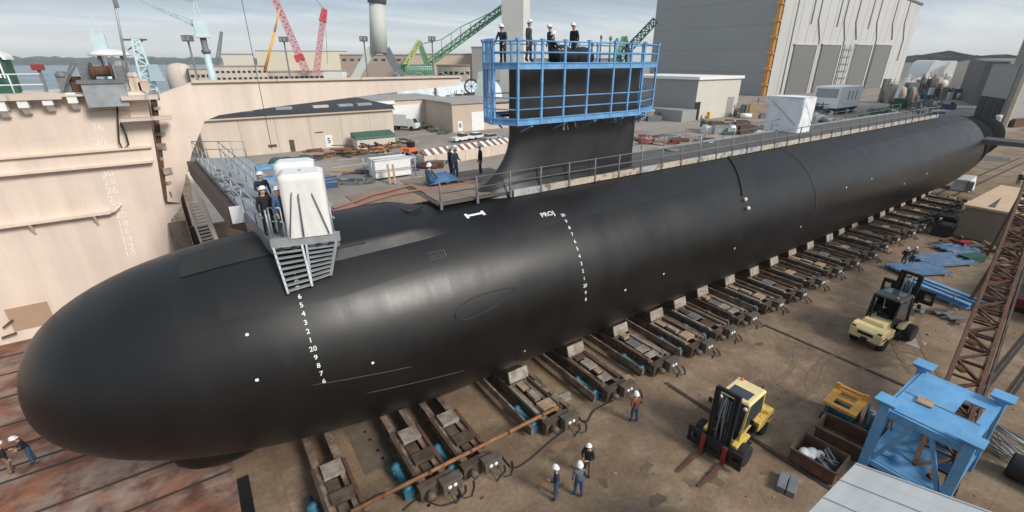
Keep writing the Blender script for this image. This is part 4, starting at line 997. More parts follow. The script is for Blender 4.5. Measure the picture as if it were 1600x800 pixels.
# rusty lattice boom
bm_ = T('crane_boom', 'long rusty lattice crane boom section lying at a slant behind the blue tower', 'crane boom', (34,3,0))
pA_, pB_ = Vector((21.5,1.75,.9)), Vector((62,7.2,9.0))
b = MB(); b.lattice(pA_,pB_,1.1,1.2,32,.095,(0,0,1),0,1.0,1.1); b.build('lattice', M_rust, bm_, w=True)
b = MB()
for k in range(17):
    c = pA_.lerp(pB_,(k+.3)/17); b.cbox(c+Vector((0,.2,-.2)),(.5,.5,.12),.3*k)
b.build_sep('walk_plate', M_rustlt, bm_, w=True)
b = MB()
for s in (-.56,.56): b.bar(pA_+Vector((0,s,.52)),pB_+Vector((0,s,.58)),.16,.2)
b.build_sep('side_chord', M_rust, bm_, w=True)
b = MB(); b.bar(pA_+Vector((0,-.8,.1)),pB_+Vector((0,-.8,.1)),.1,.4); b.build('cable_tray', M_brown, bm_, w=True)
for k,(x,z) in enumerate(((28,1.9),(44,5.1),(58,7.9))):
    b = MB(); y = 1.75+(x-21.5)/40.5*5.45; b.bar((x,y-.9,0),(x,y-.4,z-.7),.2); b.bar((x,y+.9,0),(x,y+.4,z-.7),.2); b.bar((x,y-.9,z-.72),(x,y+.9,z-.72),.2); b.build('trestle', M_brown, bm_, w=True)
# scaffold tubes and dark drum at right edge
tg = T('tube_bundle', 'jumbled bundle of galvanised scaffold tubes at the right edge', 'tubes', (27.2,.35,0))
rn = random.Random(4)
b = MB()
for k in range(16):
    a = rad(rn.choice((20,80,60,100))+rn.uniform(-10,10)); c = Vector((rn.uniform(-.7,.7),rn.uniform(-.5,.5),.08+.06*k)); d = Vector((math.cos(a),math.sin(a),rn.uniform(-.05,.1)))*.9; b.tube(c-d,c+d,.035,n=6)
b.build('tubes', M_galv, tg)
b = MB(); b.lathe([(0,-.9),(.5,-.9),(.55,-.8),(.55,.8),(.5,.9),(0,.9)],(0,0,.55),18,'y'); tag(b.build('dark_drum', M_black, None, loc=(26.0,-.75,0)), 'black rubber drum lying at the right edge below the tubes', 'drum')

# ================================================================== RIGHT-HAND YARD STOCK
def stack(label, loc, rz, n, L, W, m, gapz=.14, name='channel_stack', cat='steel stack', grp=None):
    t = T(name, label, cat, loc, rz, grp)
    for k in range(n):
        b = MB(); w = W/ n*1.0
        y = -W/2+k*W/n
        b.box(-L/2,y,.2,L/2,y+w*.82,.32); b.box(-L/2,y,.32,L/2,y+.05,.42); b.box(-L/2,y+w*.82-.05,.32,L/2,y+w*.82,.42); b.build('panel', m, t)
    for s in (-1,1):
        b = MB(); b.box(s*L*.35-.08,-W/2,0,s*L*.35+.08,W/2,.2); b.build('dunnage', M_wood, t)
    return t
M_bluestock = mat('dull_blue_stock', (.10,.19,.33), .6, var=.25, scale=1.5, col2=(.17,.22,.29), cover=.4, scale2=1)
stack('dull blue steel channels laid out nearest the bending worker', (48.4,9.9,0), -.5, 5, 4.2, 2.2, M_bluestock, grp='blue channel stacks')
stack('second dull blue channel stack, between workers and rusty boom', (52.6,9.4,0), -.45, 5, 4.4, 2.4, M_bluestock, grp='blue channel stacks')
stack('grey blue channel stack nearest the tan container', (57,9.5,0), -.4, 4, 3.0, 2.2, M_bluestock, grp='blue channel stacks')
lb = T('blue_beam', 'long bright blue steel beam lying beyond the cream forklift', 'beam', (44.2,7.2,0), math.atan2(5.6-9.1,43.8-44.9))
for k in range(3):
    b = MB(); y = k*.7-.6; b.box(-2.1,y-.2,.25,2.1,y+.2,.31); b.box(-2.1,y-.2,.55,2.1,y+.2,.61); b.box(-2.1,y-.04,.31,2.1,y+.04,.55); b.build('beam_length', M_blue if k != 1 else M_bluestock, lb)
for s in (-1,1):
    b = MB(); b.box(s*1.2-.06,-1,0,s*1.2+.06,1,.25); b.box(s*1.2-.05,-.95,.62,s*1.2+.05,-.85,1.0); b.build('bearer', M_plate, lb)
dk = T('steel_offcuts', 'dark steel offcuts scattered beside the bright blue beam', 'offcuts', (41.0,6.2,0))
rn = random.Random(8)
for k in range(8):
    b = MB(); b.cbox((rn.uniform(-1.3,1.3),rn.uniform(-1,1),.12+.03*k),(rn.uniform(.8,2.2),rn.uniform(.15,.4),.1),rn.uniform(-.8,.2)); b.build('offcut', M_galvdk if k%3 else M_brown, dk)
gr_ = T('green_skip', 'small green steel skip standing by the blue channel stacks', 'skip', (55.0,8.0,0), -.4)
b = MB(); b.prism([(-.9,0),(.9,0),(1.0,.55),(-1.0,.55)],'y',-.45,.45); b.build('body', M_dkgreen, gr_); b = MB(); b.box(-1.05,-.5,.55,1.05,.5,.6); b.build('lid', M_dkgreen, gr_)
sc_ = T('scrap_pile', 'pile of rusty scrap and timbers before the tan container', 'scrap', (59.2,9.2,0))
for k in range(12):
    b = MB(); b.cbox((rn.uniform(-1.2,1.2),rn.uniform(-1.6,1.6),.2+rn.random()*.5),(rn.uniform(.5,1.8),rn.uniform(.1,.4),rn.uniform(.1,.5)),rn.uniform(0,3),0,rn.uniform(-.3,.3)); b.build('scrap_piece', rn.choice([M_rust,M_brown,M_wood,M_galvdk,M_red]), sc_)
tc_ = T('tan_container', 'large tan steel container with pale lid behind the rusty boom', 'container', (68,7.6,0))
b = MB(); b.box(61.9,4.0,.1,75,10.9,3.2); b.build('body', M_tan, tc_, w=True)
b = MB(); b.box(61.7,3.8,3.2,75.2,11.1,3.4); ld = b.build('lid', M_tantop, tc_, w=True)
b = MB()
for k in range(3): b.prism([(62.2+.2*k,5.0+2*k),(68,5.6+2*k),(62.2+.2*k,5.5+2*k)],'z',3.402,3.43)
b.build('tarp_folds', M_brown, ld, w=True)
for k,(x,y,lb_) in enumerate(((1476,354,'black rubber skid block between the last worker and the tan container, farther one'),(1470,367,'black rubber skid block beside the lone worker, nearer one'))):
    c = G(x,y,0); b = MB(); b.cbox((0,0,.6),(1.8,1.5,1.1),.1); b.cbox((0,0,1.2),(1.5,1.2,.12),.1); tag(b.build('rubber_block', M_black, None, loc=tuple(c)), lb_[:90], 'block')
wb_ = T('covered_machine', 'white tarpaulin covered machine at far end of the cradles', 'machine', tuple(G(1502,296,0)))
b = MB(); b.hexa([(-1.2,-1,0),(1.6,-1,0),(1.6,1,0),(-1.2,1,0)],[(-.9,-.8,1.5),(1.3,-.8,1.9),(1.2,.8,1.8),(-.8,.8,1.4)]); b.build('tarpaulin', M_tarp, wb_); b = MB(); b.cbox((-1.0,-.9,.8),(1.0,.6,1.2),.3); b.build('engine', M_galvdk, wb_)
sl = T('steel_beam', 'grey channel beam lying alone on concrete below the stern plane', 'beam', tuple(G(1532,250,0)), -.72)
b = MB(); b.box(-4,-.9,0,4,.9,.15); b.box(-4,-.9,.15,4,-.7,.6); b.box(-4,.7,.15,4,.9,.6); b.build('channel', M_galvdk, sl)
rc = T('site_container', 'grey green site container at right edge beyond the rusty boom', 'container', (50,1.6,0))
b = MB(); b.box(45.2,-.6,.1,57,2.9,2.7); b.build('body', mat('grey_green_wall',(.17,.18,.15),.7,var=.15,scale=1), rc, w=True); b = MB(); b.box(45,-.8,2.7,57.2,3.1,2.85); b.build('roof', M_galvdk, rc, w=True)
rr = T('red_machine', 'small red machine and clutter before the grey green container', 'machine', tuple(G(1590,482,0)))
b = MB(); b.box(-.5,-.6,.2,.5,.4,.9); b.build('housing', M_red, rr, bevel=.04); b = MB(); b.box(-.8,-.9,0,.8,.8,.2); b.build('skid', M_black, rr)
# ================================================================== DOCK WING WALL (left)
WY = 38.5
ww = T('dock_wing_wall', 'tall beige steel dock wing wall with ledges and white draught figures', 'dock wall', (-20,WY,0))
def wz(x, y, Y=WY): p = AY(x,y,Y); return (p.x, p.z)
e1 = wz(229,150); e2 = wz(257,318); e3 = wz(284,322); e4 = wz(267,344); e5 = wz(279,400)
b = MB(); b.prism([(-60,0),(e5[0]+.3,0),e5,e4,e3,(e2[0],e3[1]),(e2[0]-.02,e2[1]+.02),e1,(e1[0]-.3,14.75),(-60,14.75)],'y',WY,WY+6); b.build('wall', M_beige, ww, w=True)
def ledge(z, h, d, x1, nm='ledge'):
    b = MB(); b.box(-60,WY-d,z,x1,WY-.003,z+h); return b.build(nm, M_beige, ww, w=True)
ledge(10.42,.12,.45,-2.35); ledge(11.35,.1,.42,-2.2)
b = MB(); b.hexa([(-60,WY-.22,10.54),(-2.3,WY-.22,10.54),(-2.3,WY-.004,10.54),(-60,WY-.004,10.54)],[(-60,WY-.18,11.35),(-2.2,WY-.18,11.35),(-2.2,WY-.004,11.35),(-60,WY-.004,11.35)]); b.build('fender_band', M_beige, ww, w=True)
ledge(7.45,.12,.5,-5.3)
b = MB(); b.path([(-5.35,WY-.3,7.5),(-5.1,WY-.3,7.58),(-4.9,WY-.25,7.75),(-4.75,WY-.1,7.9)],.12,6); b.build('ledge_end', M_beige, ww, w=True)
for x in (-9.2,-6.2): 
    b = MB(); b.hexa([(x,WY-.05,6.7),(x+.1,WY-.05,6.7),(x+.1,WY-.004,6.7),(x,WY-.004,6.7)],[(x,WY-.5,7.45),(x+.1,WY-.5,7.45),(x+.1,WY-.004,7.45),(x,WY-.004,7.45)]); b.build('bracket', M_beige, ww, w=True)
b = MB(); b.box(-60,WY-.8,14.62,-4.4,WY+6,14.74); b.box(-60,WY-.85,14.5,-5.6,WY-.8,14.8); b.build('top_deck', M_beige2, ww, w=True)
for (x,y) in ((2,165),(36,160),(74,156),(113,153)):
    c = AY(x,y,WY-.5); b = MB(); b.box(c.x-.22,WY-.75,c.z-.28,c.x+.22,WY-.004,c.z+.28); b.hexa([(c.x-.15,WY-.3,c.z-.65),(c.x+.15,WY-.3,c.z-.65),(c.x+.15,WY-.004,c.z-.65),(c.x-.15,WY-.004,c.z-.65)],[(c.x-.15,WY-.7,c.z-.28),(c.x+.15,WY-.7,c.z-.28),(c.x+.15,WY-.004,c.z-.28),(c.x-.15,WY-.004,c.z-.28)]); b.build('bollard_bracket', M_white, ww, w=True)
b = MB(); c = AY(218,186,WY-.6); b.box(c.x-.9,WY-1.1,c.z-.08,c.x+1.6,WY-.004,c.z+.08); b.build('side_platform', M_beige2, ww, w=True)
b = MB(); c = AY(225,152,WY-.8); b.box(c.x-1.1,WY-1.3,c.z-.12,c.x+.7,WY-.004,c.z+.1); b.build('corner_platform', M_beige2, ww, w=True)
p = AY(183,160,WY-.2); q = AY(187,232,WY-.2)
b = MB(); b.path([p,AY(184,190,WY-.25),AY(186,222,WY-.25),AY(192,233,WY-.3),AY(201,226,WY-.3),AY(197,210,WY-.25),AY(188,192,WY-.2)],.05,6); b.build('hanging_cable', M_hose, ww, w=True)
b = MB(); b.path([AY(135,174,WY-.12),AY(165,172,WY-.12),AY(202,173,WY-.12),AY(203,184,WY-.12)],.04,5); b.build('pipe_run', M_beige3, ww, w=True)
b = MB(); c = AY(52,505,WY-.05); b.box(c.x-.95,WY-.06,.75,c.x+1.0,WY-.004,2.3); b.build('patch_plate', mat('tan_patch',(.40,.27,.18),.8,var=.1,scale=1), ww, w=True)
b = MB(); b.bar(AY(5,512,WY-.3),AY(20,500,WY-.3),.1); b.bar(AY(3,528,WY-.3),AY(26,520,WY-.3),.1); b.build_sep('hinge_arm', M_rust, ww, w=True)
def wall_text(s, x, y, size, par, Y=WY):
    vs, fs = text_pts(s, size); c = AY(x,y,Y-.01); b = MB(); b.add([(c.x+p_.x, Y-.012, c.z+p_.y) for p_ in vs], fs); b.build('draught_figure', mat('faded_white_figures',(.82,.76,.69),.7), par, w=True)
for s,x,y in (('36',152,199),('34',157,222),('32',162,245),('30',168,271),('28',171,284),('26',175,298),('24',178,311),('22',184,323),('20',189,336),('18',192,349),('16',195,361),('14',198,374),('12',201,386),('10',204,397)): wall_text(s,x,y,.62,ww)
# things standing on the wall
ZD = 14.75
rl = T('deck_railing', 'white pipe railing along the edge of the wing wall top', 'railing', (-12,WY-.5,ZD))
b = MB()
for z in (.55,1.1): b.tube((-25,WY-.6,ZD+z),(-6.2,WY-.6,ZD+z),.035,n=5)
b.build_sep('rail', M_white, rl, w=True)
x = -24.5
while x < -6: 
    b = MB(); b.tube((x,WY-.6,ZD),(x+.0,WY-.6,ZD+1.1),.04,n=5); b.build('rail_post', M_white, rl, w=True); x += 1.7
cab = T('control_cabin', 'dark green cabin with rounded white roof on the wing wall', 'cabin', (-9.0,42.5,ZD))
b = MB(); b.box(-.85,-.8,0,.85,.8,1.9); b.build('body', M_dkgreen, cab)
arch = [(-1.0,1.85)]+[(-1.0*math.cos(PI*k/12),1.9+.5*math.sin(PI*k/12)) for k in range(13)]+[(1.0,1.85),(.85,1.85)]+[(.85*math.cos(PI*k/12),1.88+.36*math.sin(PI*k/12)) for k in range(13)]+[(-.85,1.85)]
b = MB(); b.prism(arch,'y',-1.0,.9); b.build('roof', M_white, cab)
b = MB(); b.prism([(.8*math.cos(PI*k/12),1.9+.33*math.sin(PI*k/12)) for k in range(13)],'y',-.82,.8); b.build('gable', M_green, cab)
b = MB(); b.box(-.55,-.86,1.0,.55,-.81,1.6); b.build('window', M_glass, cab)
for s in (-1,1):
    b = MB(); b.box(s*.62-.04,-.88,0,s*.62+.04,-.82,1.8); b.build('door_post', M_white, cab)
b = MB(); b.box(-.5,-.9,.85,.5,-.86,1.0); b.build('sill', M_white, cab)
b = MB()
for s in (-1,1): b.tube((s*.5,0,2.3),(s*.55,0,2.75),.03,n=5)
b.tube((-.6,0,2.7),(.6,0,2.7),.03,n=5); b.build('roof_rail', M_white, cab)
gn = T('green_winches', 'row of low dark green winch housings on the wing wall', 'winches', (-11.5,41,ZD))
for k in range(4):
    b = MB(); b.box(k*1.1-.4,-.4,0,k*1.1+.35,.4,.55); b.lathe([(0,-.3),(.25,-.3),(.25,.3),(0,.3)],(k*1.1,0,.6),10,'x'); b.build('housing', M_dkgreen, gn)
rbx = T('red_locker', 'small dull red locker standing on a post beside the green cabin', 'locker', (-6.75,41.5,ZD))
b = MB(); b.box(-.28,-.25,1.25,.28,.25,1.6); b.build('locker', M_red, rbx, bevel=.03); b = MB(); b.box(-.08,-.08,0,.08,.08,1.25); b.build('stand', M_galvdk, rbx)
hs = T('winch_house', 'grey steel winch station with red drum overhanging the wall top', 'winch', (-3.6,39,ZD))
b = MB(); b.box(-.95,-1.6,-.75,1.0,-.55,.55); b.build('apron', M_galv, hs); b = MB(); b.box(-1.1,-1.7,.55,1.2,.6,.75); b.build('base', M_galvdk, hs)
b = MB(); b.lathe([(0,-.5),(.5,-.5),(.5,-.4),(.3,-.38),(.3,.38),(.5,.4),(.5,.5),(0,.5)],(.1,-.4,1.2),14,'x'); b.build('drum', M_rust, hs)
b = MB(); b.box(-1.0,-.2,.75,-.4,.5,1.6); b.box(.7,-.5,.75,1.1,.4,1.5); b.build_sep('motor_box', M_galvdk, hs)
b = MB(); b.bar((-2.1,0,.1),(-1.2,0,1.7),.12); b.bar((-2.1,.3,.1),(-1.0,.3,1.7),.1); b.build_sep('stay_bar', M_galvdk, hs)
po = T('shelter', 'small open shelter with shallow white dome roof behind the winch', 'shelter', (-3.3,44,ZD))
b = MB(); b.lathe([(1.15,2.1),(1.2,2.18),(1.0,2.32),(.5,2.5),(0,2.56)],(0,0,0),18); b.build('roof', M_white, po)
for k in range(4):
    b = MB(); a = PI/4+k*PI/2; b.tube((.85*math.cos(a),.85*math.sin(a),0),(.85*math.cos(a),.85*math.sin(a),2.15),.06,n=6); b.build('post', M_galvdk, po)
b = MB(); b.box(.15,-.6,0,.9,.6,1.8); b.build('cabinet', M_galv, po)
for k,(x,m,h,lb_) in enumerate(((-5.6,M_galvdk,1.2,'grey deck ventilator box between the red locker and the winch'),(-5.0,M_rust,.9,'rust brown capstan beside the winch station'),(-2.2,M_beige2,1.1,'beige vent box nearest the right end of wall'),(-1.75,M_beige3,.7,'low beige hatch box at the very end of the wall top'))):
    b = MB(); b.box(-.28,-.3,0,.28,.3,h*.7); b.lathe([(0,h*.7),(.3,h*.7),(.34,h*.8),(.2,h),(0,h)],(0,0,0),10); tag(b.build('deck_vent', m, None, loc=(x,40.2,ZD)), lb_, 'vent')
pm = T('signal_pole', 'slender grey mast rising from the wing wall top beyond the frame', 'mast', tuple(AY(205,140,41)))
b = MB(); b.tube(AY(205,140,41),AY(178,0,41)+Vector((0,0,0)),.09,.06,n=8); d_ = AY(178,0,41)-AY(205,140,41); b.tube(AY(178,0,41),AY(178,0,41)+d_*.5,.06,.04,n=8); b.build('pole', M_galv, pm, w=True)
b = MB(); b.box(-.12,-.12,0,.12,.12,.5); b.v = [v_+AY(183,12,41) for v_ in b.v]; b.build('lamp_bracket', M_galvdk, pm, w=True)
# vertical hoist rope
hr_ = MB(); q = AY(398,100,37.5); hr_.tube((q.x,37.5,10.6),(q.x,37.5,34),.022,n=5); tag(hr_.build('hoist_rope', M_galvdk, None, w=True, loc=(q.x,37.5,10.6)), 'thin dark hoist rope hanging vertically before the beige gate beam', 'rope')
# ================================================================== BEIGE GATE BEAM
gt = T('gate_beam', 'huge beige bracket shaped gate beam reaching right from the wing wall end', 'gate', (0,39.5,7.3))
gY = 39.2
pts = [(245,149),(300,129),(410,127),(560,123),(700,120),(722,121),(716,133),(690,136),(600,146),(520,156),(430,167),(342,180),(320,189),(300,238),(281,317),(262,315)]
b = MB(); b.prism([wz(x,y,gY) for x,y in pts],'y',gY,gY+1.6); b.build('plate', M_beige, gt, w=True)
b = MB(); A_ = [wz(x,y,gY) for x,y in ((300,129),(720,120.5))]; b.bar((A_[0][0],gY-.05,A_[0][1]+.05),(A_[1][0],gY-.05,A_[1][1]+.05),.3,.16); b.build('top_flange', M_beige2, gt, w=True)
b = MB(); a0 = wz(241,150,gY); a1 = wz(262,312,gY); b.bar((a0[0]-.1,gY+.2,a0[1]),(a1[0]-.05,gY+.2,a1[1]),.16,.3); b.build('hinge_edge', M_rust, gt, w=True)
b = MB()
for k in range(9):
    t_ = k/8.5; c = Vector((e1[0]+(e2[0]-e1[0])*t_+.25,WY+.8,e1[1]+(e2[1]-e1[1])*t_)); b.cbox(c+Vector((.15,.1*(k%3),0)),(.5,.5,.2 if k%2 else .42),.3*k)
gs_ = T('gap_fittings', 'stacked brown and grey fittings inside the slot between wall and gate', 'fittings', (e1[0],WY+.8,9)); b.build_sep('fitting', M_plate, gs_, w=True)
b = MB(); b.box(e1[0]+.1,WY+2.0,0,e3[0]+.2,WY+2.3,14.3); b.build('back_plate', M_rust, gs_, w=True)
b = MB(); b.box(-1.9,WY-.4,wz(240,185)[1]-.1,-.7,WY-.01,wz(240,185)[1]+.15); b.build('latch_arm', M_beige2, gs_, w=True)
# dock end stair
ds = T('dock_stair', 'tan steel stair with thick handrail going down at dock end', 'stair', (0,37,4))
S0 = AY(292,318,38.3); S1 = AY(318,388,35.2); wd_ = Vector((.95,.25,0))
b = MB(); b.bar(S0,S1,.12,.28); b.bar(S0+wd_,S1+wd_,.12,.28); b.build_sep('stringer', M_beige2, ds, w=True)
for k in range(14):
    c = S0.lerp(S1,(k+.5)/14); b = MB(); b.bar(c,c+wd_,.24,.06); b.build('tread', M_beige2, ds, w=True)
b = MB(); b.bar(AY(294,270,39),AY(340,380,35.0),.2,.22); b.build('handrail', M_beige, ds, w=True)
b = MB(); b.hexa([(-2.6,33,0),(-1.55,33,0),(-1.55,38.4,0),(-2.6,38.4,0)],[(-2.6,35.0,3.4),(-1.55,35.0,3.4),(-1.55,38.4,6.2),(-2.6,38.4,6.2)]); b.box(-1.5,38.9,0,3.0,39.15,5.5); tag(b.build('dock_bulkhead', M_brown, None, w=True, loc=(-1,38,0)), 'dark brown bulkhead below the dock end stair', 'bulkhead')
yk = MB(); c = G(311,240,0); yk.box(-.9,-.9,0,.9,.9,1.2); yk.box(-.5,-.5,1.2,.5,.5,2.6); tag(yk.build('yellow_machine', M_yellow, None, loc=(c.x,c.y,0)), 'small yellow machine in the gap beside the long beige building', 'machine')

# ================================================================== YARD BUILDINGS
ba = T('workshop', 'long low beige workshop with black tar roof behind the gangway', 'building', (20,100,0))
XA0,XA1,YA,HA = 1.6,37.3,100.5,7.0
b = MB(); b.box(XA0,YA,0,XA1,YA+26,HA); b.build('walls', M_beige2, ba, w=True)
b = MB(); b.hexa([(XA0-.4,YA-.5,HA),(XA1+.4,YA-.5,HA),(XA1+.4,YA+26.5,HA),(XA0-.4,YA+26.5,HA)],[(XA0+.8,YA+.4,HA+.7),(XA1+.4,YA+.4,HA+.7),(XA1+.4,YA+26,HA+.9),(XA0+.8,YA+26,HA+.9)]); rf = b.build('roof', M_roofblk, ba, w=True)
b = MB(); b.box(XA0-.5,YA-.6,HA-.25,XA1+.5,YA-.003,HA+.02); b.build('eaves', M_beige3, ba, w=True)
for x in (8,15,22,27,31): 
    b = MB(); b.box(x,YA+3,HA+.7,x+3,YA+4.6,HA+1.15); b.build('roof_vent', M_galv if x != 22 else M_beige2, rf, w=True)
for (x,z,w_,h_) in ((12.0,1.2,1.5,.5),(15.8,0,.9,2.3),(20.8,3.2,1.6,.2)):
    b = MB(); b.box(x,YA-.06,z,x+w_,YA-.004,z+h_); b.build('door' if z == 0 else 'vent', M_brown, ba, w=True)
b = MB(); b.box(22.6,YA-.08,.2,24.0,YA-.004,2.6); b.build('sign_board', M_white, ba, w=True)
b = MB(); vs,fs = text_pts('5',1.5); b.add([(23.3+p_.x,YA-.1,1.5+p_.y) for p_ in vs],fs); b.build('number', M_black, ba, w=True)
bw = T('workshop_annexe', 'recessed beige wall with white roller door between workshop and small building', 'building', (45,124,0))
b = MB(); b.box(37.8,122,0,60,140,7); b.build('walls', M_beige2, bw, w=True)
b = MB(); b.box(45.5,121.9,0,53,121.997,5.8); b.build('roller_door', M_white, bw, w=True)
b = MB(); b.box(37.6,121.6,7,60.4,140.4,7.4); b.build('roof', M_roofgry, bw, w=True)
b = MB(); b.box(39,121.6,6.2,46,121.99,7.0); b.build('canopy', M_white, bw, w=True)
b2 = T('stores_building', 'small flat roofed beige stores building with white roller door left of the sail', 'building', (62,112,0))
b = MB(); b.box(54.6,106,0,72,126,6.7); b.build('walls', M_beige3, b2, w=True)
b = MB(); b.box(54.2,105.6,6.7,72.4,126.4,7.1); b.build('roof', M_roofgry, b2, w=True)
b = MB(); b.box(60.0,105.9,0,63.6,105.997,4.6); b.build('roller_door', M_white, b2, w=True)
b = MB(); b.box(56.0,105.9,.2,57.3,105.997,2.6); b.build('sign_board', M_white, b2, w=True)
b = MB(); vs,fs = text_pts('8',1.5); b.add([(56.65+p_.x,105.88,1.5+p_.y) for p_ in vs],fs); b.build('number', M_black, b2, w=True)
qd = T('quonset_tent', 'rounded pale blue white fabric tent behind the workshop roof', 'tent', (75,150,0))
b = MB(); b.grid(24,16,lambda u,v_: Vector((54+38*v_+ (2*math.sin(PI*u)),150+9*math.cos(PI*u),10.0*math.sin(PI*u)**.8))); b.add([Vector((54+2*math.sin(PI*u/24),150+9*math.cos(PI*u/24),10.0*math.sin(PI*u/24)**.8)) for u in range(25)],[tuple(range(25))])
b.build('fabric', mat('pale_tent_fabric',(.60,.66,.70),.6,var=.05), qd, w=True)
b = MB()
for k in range(5): b.path([Vector((56+8*k+2*math.sin(PI*u/16),150+9.05*math.cos(PI*u/16),13.08*math.sin(PI*u/16)**.8)) for u in range(17)],.08,4)
b.build_sep('rib', M_white, qd, w=True)

def wheel_part(t, x, y, r, w, mir=M_galv):
    b = MB(); b.lathe([(r*.6,-w/2),(r*.95,-w/2),(r,0),(r*.95,w/2),(r*.6,w/2)],(x,y,r),14,'y'); ty = b.build('wheel', M_tyre, t)
    b = MB(); b.lathe([(0,-w/2),(r*.6,-w/2+.01),(r*.6,w/2-.01),(0,w/2)],(x,y,r),10,'y'); b.build('rim', mir, ty)
def car(label, loc, rz, m, kind='car'):
    t = T('parked_car' if kind == 'car' else 'pickup_truck', label, 'car' if kind == 'car' else 'truck', loc, rz)
    if kind == 'car': prof = [(-2.2,.35),(2.25,.35),(2.25,.75),(1.3,.92),(-2.0,.98),(-2.25,.8)]; cab_ = [(-1.9,.95),(1.2,.92),(.45,1.42),(-1.5,1.48)]
    else: prof = [(-2.7,.45),(2.6,.45),(2.6,1.0),(1.2,1.15),(-2.7,1.1)]; cab_ = [(-.7,1.1),(1.3,1.12),(.7,1.8),(-.6,1.82)]
    b = MB(); b.prism(prof,'y',-.88,.88); b.build('body', m, t, bevel=.06)
    b = MB(); b.prism(cab_,'y',-.74,.74); b.build('windows', M_glass, t)
    x0_,x1_ = cab_[3][0]+.1,cab_[2][0]-.05; z = cab_[2][1]
    b = MB(); b.box(x0_,-.7,z-.02,x1_,.7,z+.06)
    b.build('roof', m, t, bevel=.02)
    for x in (-1.4,1.4):
        for s in (-1,1): wheel_part(t, x, s*.8, .36, .22)
    for s in (-1,1):
        b = MB(); b.cbox((2.26,s*.62,.7),(.06,.32,.14)); b.build('headlight', M_white, t)
    return t
def truck(label, loc, rz, m=M_carwhite, sc=1.0):
    t = T('box_truck', label, 'truck', loc, rz)
    b = MB(); b.box(-3.2*sc,-1.1*sc,.9*sc,1.0*sc,1.1*sc,3.2*sc); b.build('cargo_box', m, t, bevel=.04)
    b = MB(); b.prism([(1.1*sc,.5*sc),(2.9*sc,.5*sc),(2.95*sc,1.3*sc),(2.5*sc,1.5*sc),(2.1*sc,2.4*sc),(1.1*sc,2.45*sc)],'y',-1.0*sc,1.0*sc); b.build('cab', m, t, bevel=.05)
    b = MB(); b.quad((2.53*sc,-.85*sc,1.52*sc),(2.53*sc,.85*sc,1.52*sc),(2.15*sc,.8*sc,2.35*sc),(2.15*sc,-.8*sc,2.35*sc)); b.build('windscreen', M_glass, t)
    b = MB(); b.box(-3.1*sc,-.5*sc,.5*sc,2.6*sc,.5*sc,.9*sc); b.build('chassis', M_black, t)
    for x in (-2.2,1.9):
        for s in (-1,1): wheel_part(t, x*sc, s*.95*sc, .48*sc, .3*sc)
    return t
truck('small white truck with dark load parked before the white roller door', tuple(G(634,203,0)), -.9, M_carwhite, 1.25)
car('white pickup parked left of a matching car behind the striped barrier', tuple(G(722,221,0)), .25, M_carwhite, 'pickup')
car('silver white car parked nearest the sail behind the striped barrier', tuple(G(768,219,0)), .25, M_carsilver)
car('white car between the two parked by the striped barrier', tuple(G(746,217,0)), .25, M_carwhite)
bs = T('striped_barrier', 'long low cream shelter with orange and white striped top left of the sail', 'barrier', (40,73,0))
P0,P1 = G(664,262,0),G(800,238,0); P0.z = P1.z = 0; d_ = (P1-P0).normalized(); n_ = Vector((-d_.y,d_.x,0)); Lb = (P1-P0).length
b = MB(); b.hexa([P0,P1,P1+n_*2.4,P0+n_*2.4],[p_+Vector((0,0,1.9)) for p_ in (P0,P1,P1+n_*2.4,P0+n_*2.4)]); b.build('wall', M_beige2, bs, w=True)
ns_ = 26
for c_,m_,nm in ((0,M_orangepaint,'orange_stripes'),(1,M_white,'white_stripes')):
    b = MB()
    for k in range(ns_):
        if k%2 != c_: continue
        u0,u1 = P0+d_*(Lb*k/ns_),P0+d_*(Lb*(k+1)/ns_); b.hexa([u0+Vector((0,0,1.9)),u1+Vector((0,0,1.9)),u1+n_*2.5+d_*.8+Vector((0,0,1.9)),u0+n_*2.5+d_*.8+Vector((0,0,1.9))],[u0+Vector((0,0,2.0)),u1+Vector((0,0,2.0)),u1+n_*2.5+d_*.8+Vector((0,0,2.5)),u0+n_*2.5+d_*.8+Vector((0,0,2.5))])
    b.build(nm, M_rustlt if c_ == 0 else M_white, bs, w=True)
wbn = T('white_tank_skid', 'long white tank box inside a grey pipe frame behind the deck hoses', 'tank', (24,67,0))
b = MB(); c0_ = G(588,283,0); c1_ = G(645,276,0); b.box(c0_.x,c0_.y,.3,c1_.x,c0_.y+3,3.0); b.build('tank_box', M_white, wbn, w=True, bevel=.1)
b = MB(); xa,xb,ya,yb_ = c0_.x-.6,c1_.x+.5,c0_.y-.5,c0_.y+3.4
for (x,y) in ((xa,ya),(xb,ya),(xa,yb_),(xb,yb_)): b.tube((x,y,0),(x,y,3.3),.09,n=6)
for z in (1.6,3.3):
    for (p_,q_) in (((xa,ya),(xb,ya)),((xb,ya),(xb,yb_)),((xb,yb_),(xa,yb_)),((xa,yb_),(xa,ya))): b.tube((*p_,z),(*q_,z),.07,n=6)
b.build('pipe_frame', M_galv, wbn, w=True)
for k,(x,lb_) in enumerate(((610,'left timber prop leaning on the white tank box'),(618,'right timber prop leaning on the white tank box'))):
    c = G(x,288,0); b = MB(); b.bar((0,0,0),(.35,1.4,2.6),.3); tag(b.build('timber_prop', M_wood, None, loc=tuple(c)), lb_, 'timber')
ln = MB(); ln.box(-1.2,-1,0,1.2,1,1.0); ln.ell((0,0,1.0),(1.1,.9,.4)); tag(ln.build('covered_pile', M_plate, None, loc=tuple(G(655,290,0))), 'low pale covered pile right of the white tank box', 'pile')
gc = T('green_lid_container', 'low pale container with dark green lid against the workshop wall', 'container', (31,97,0))
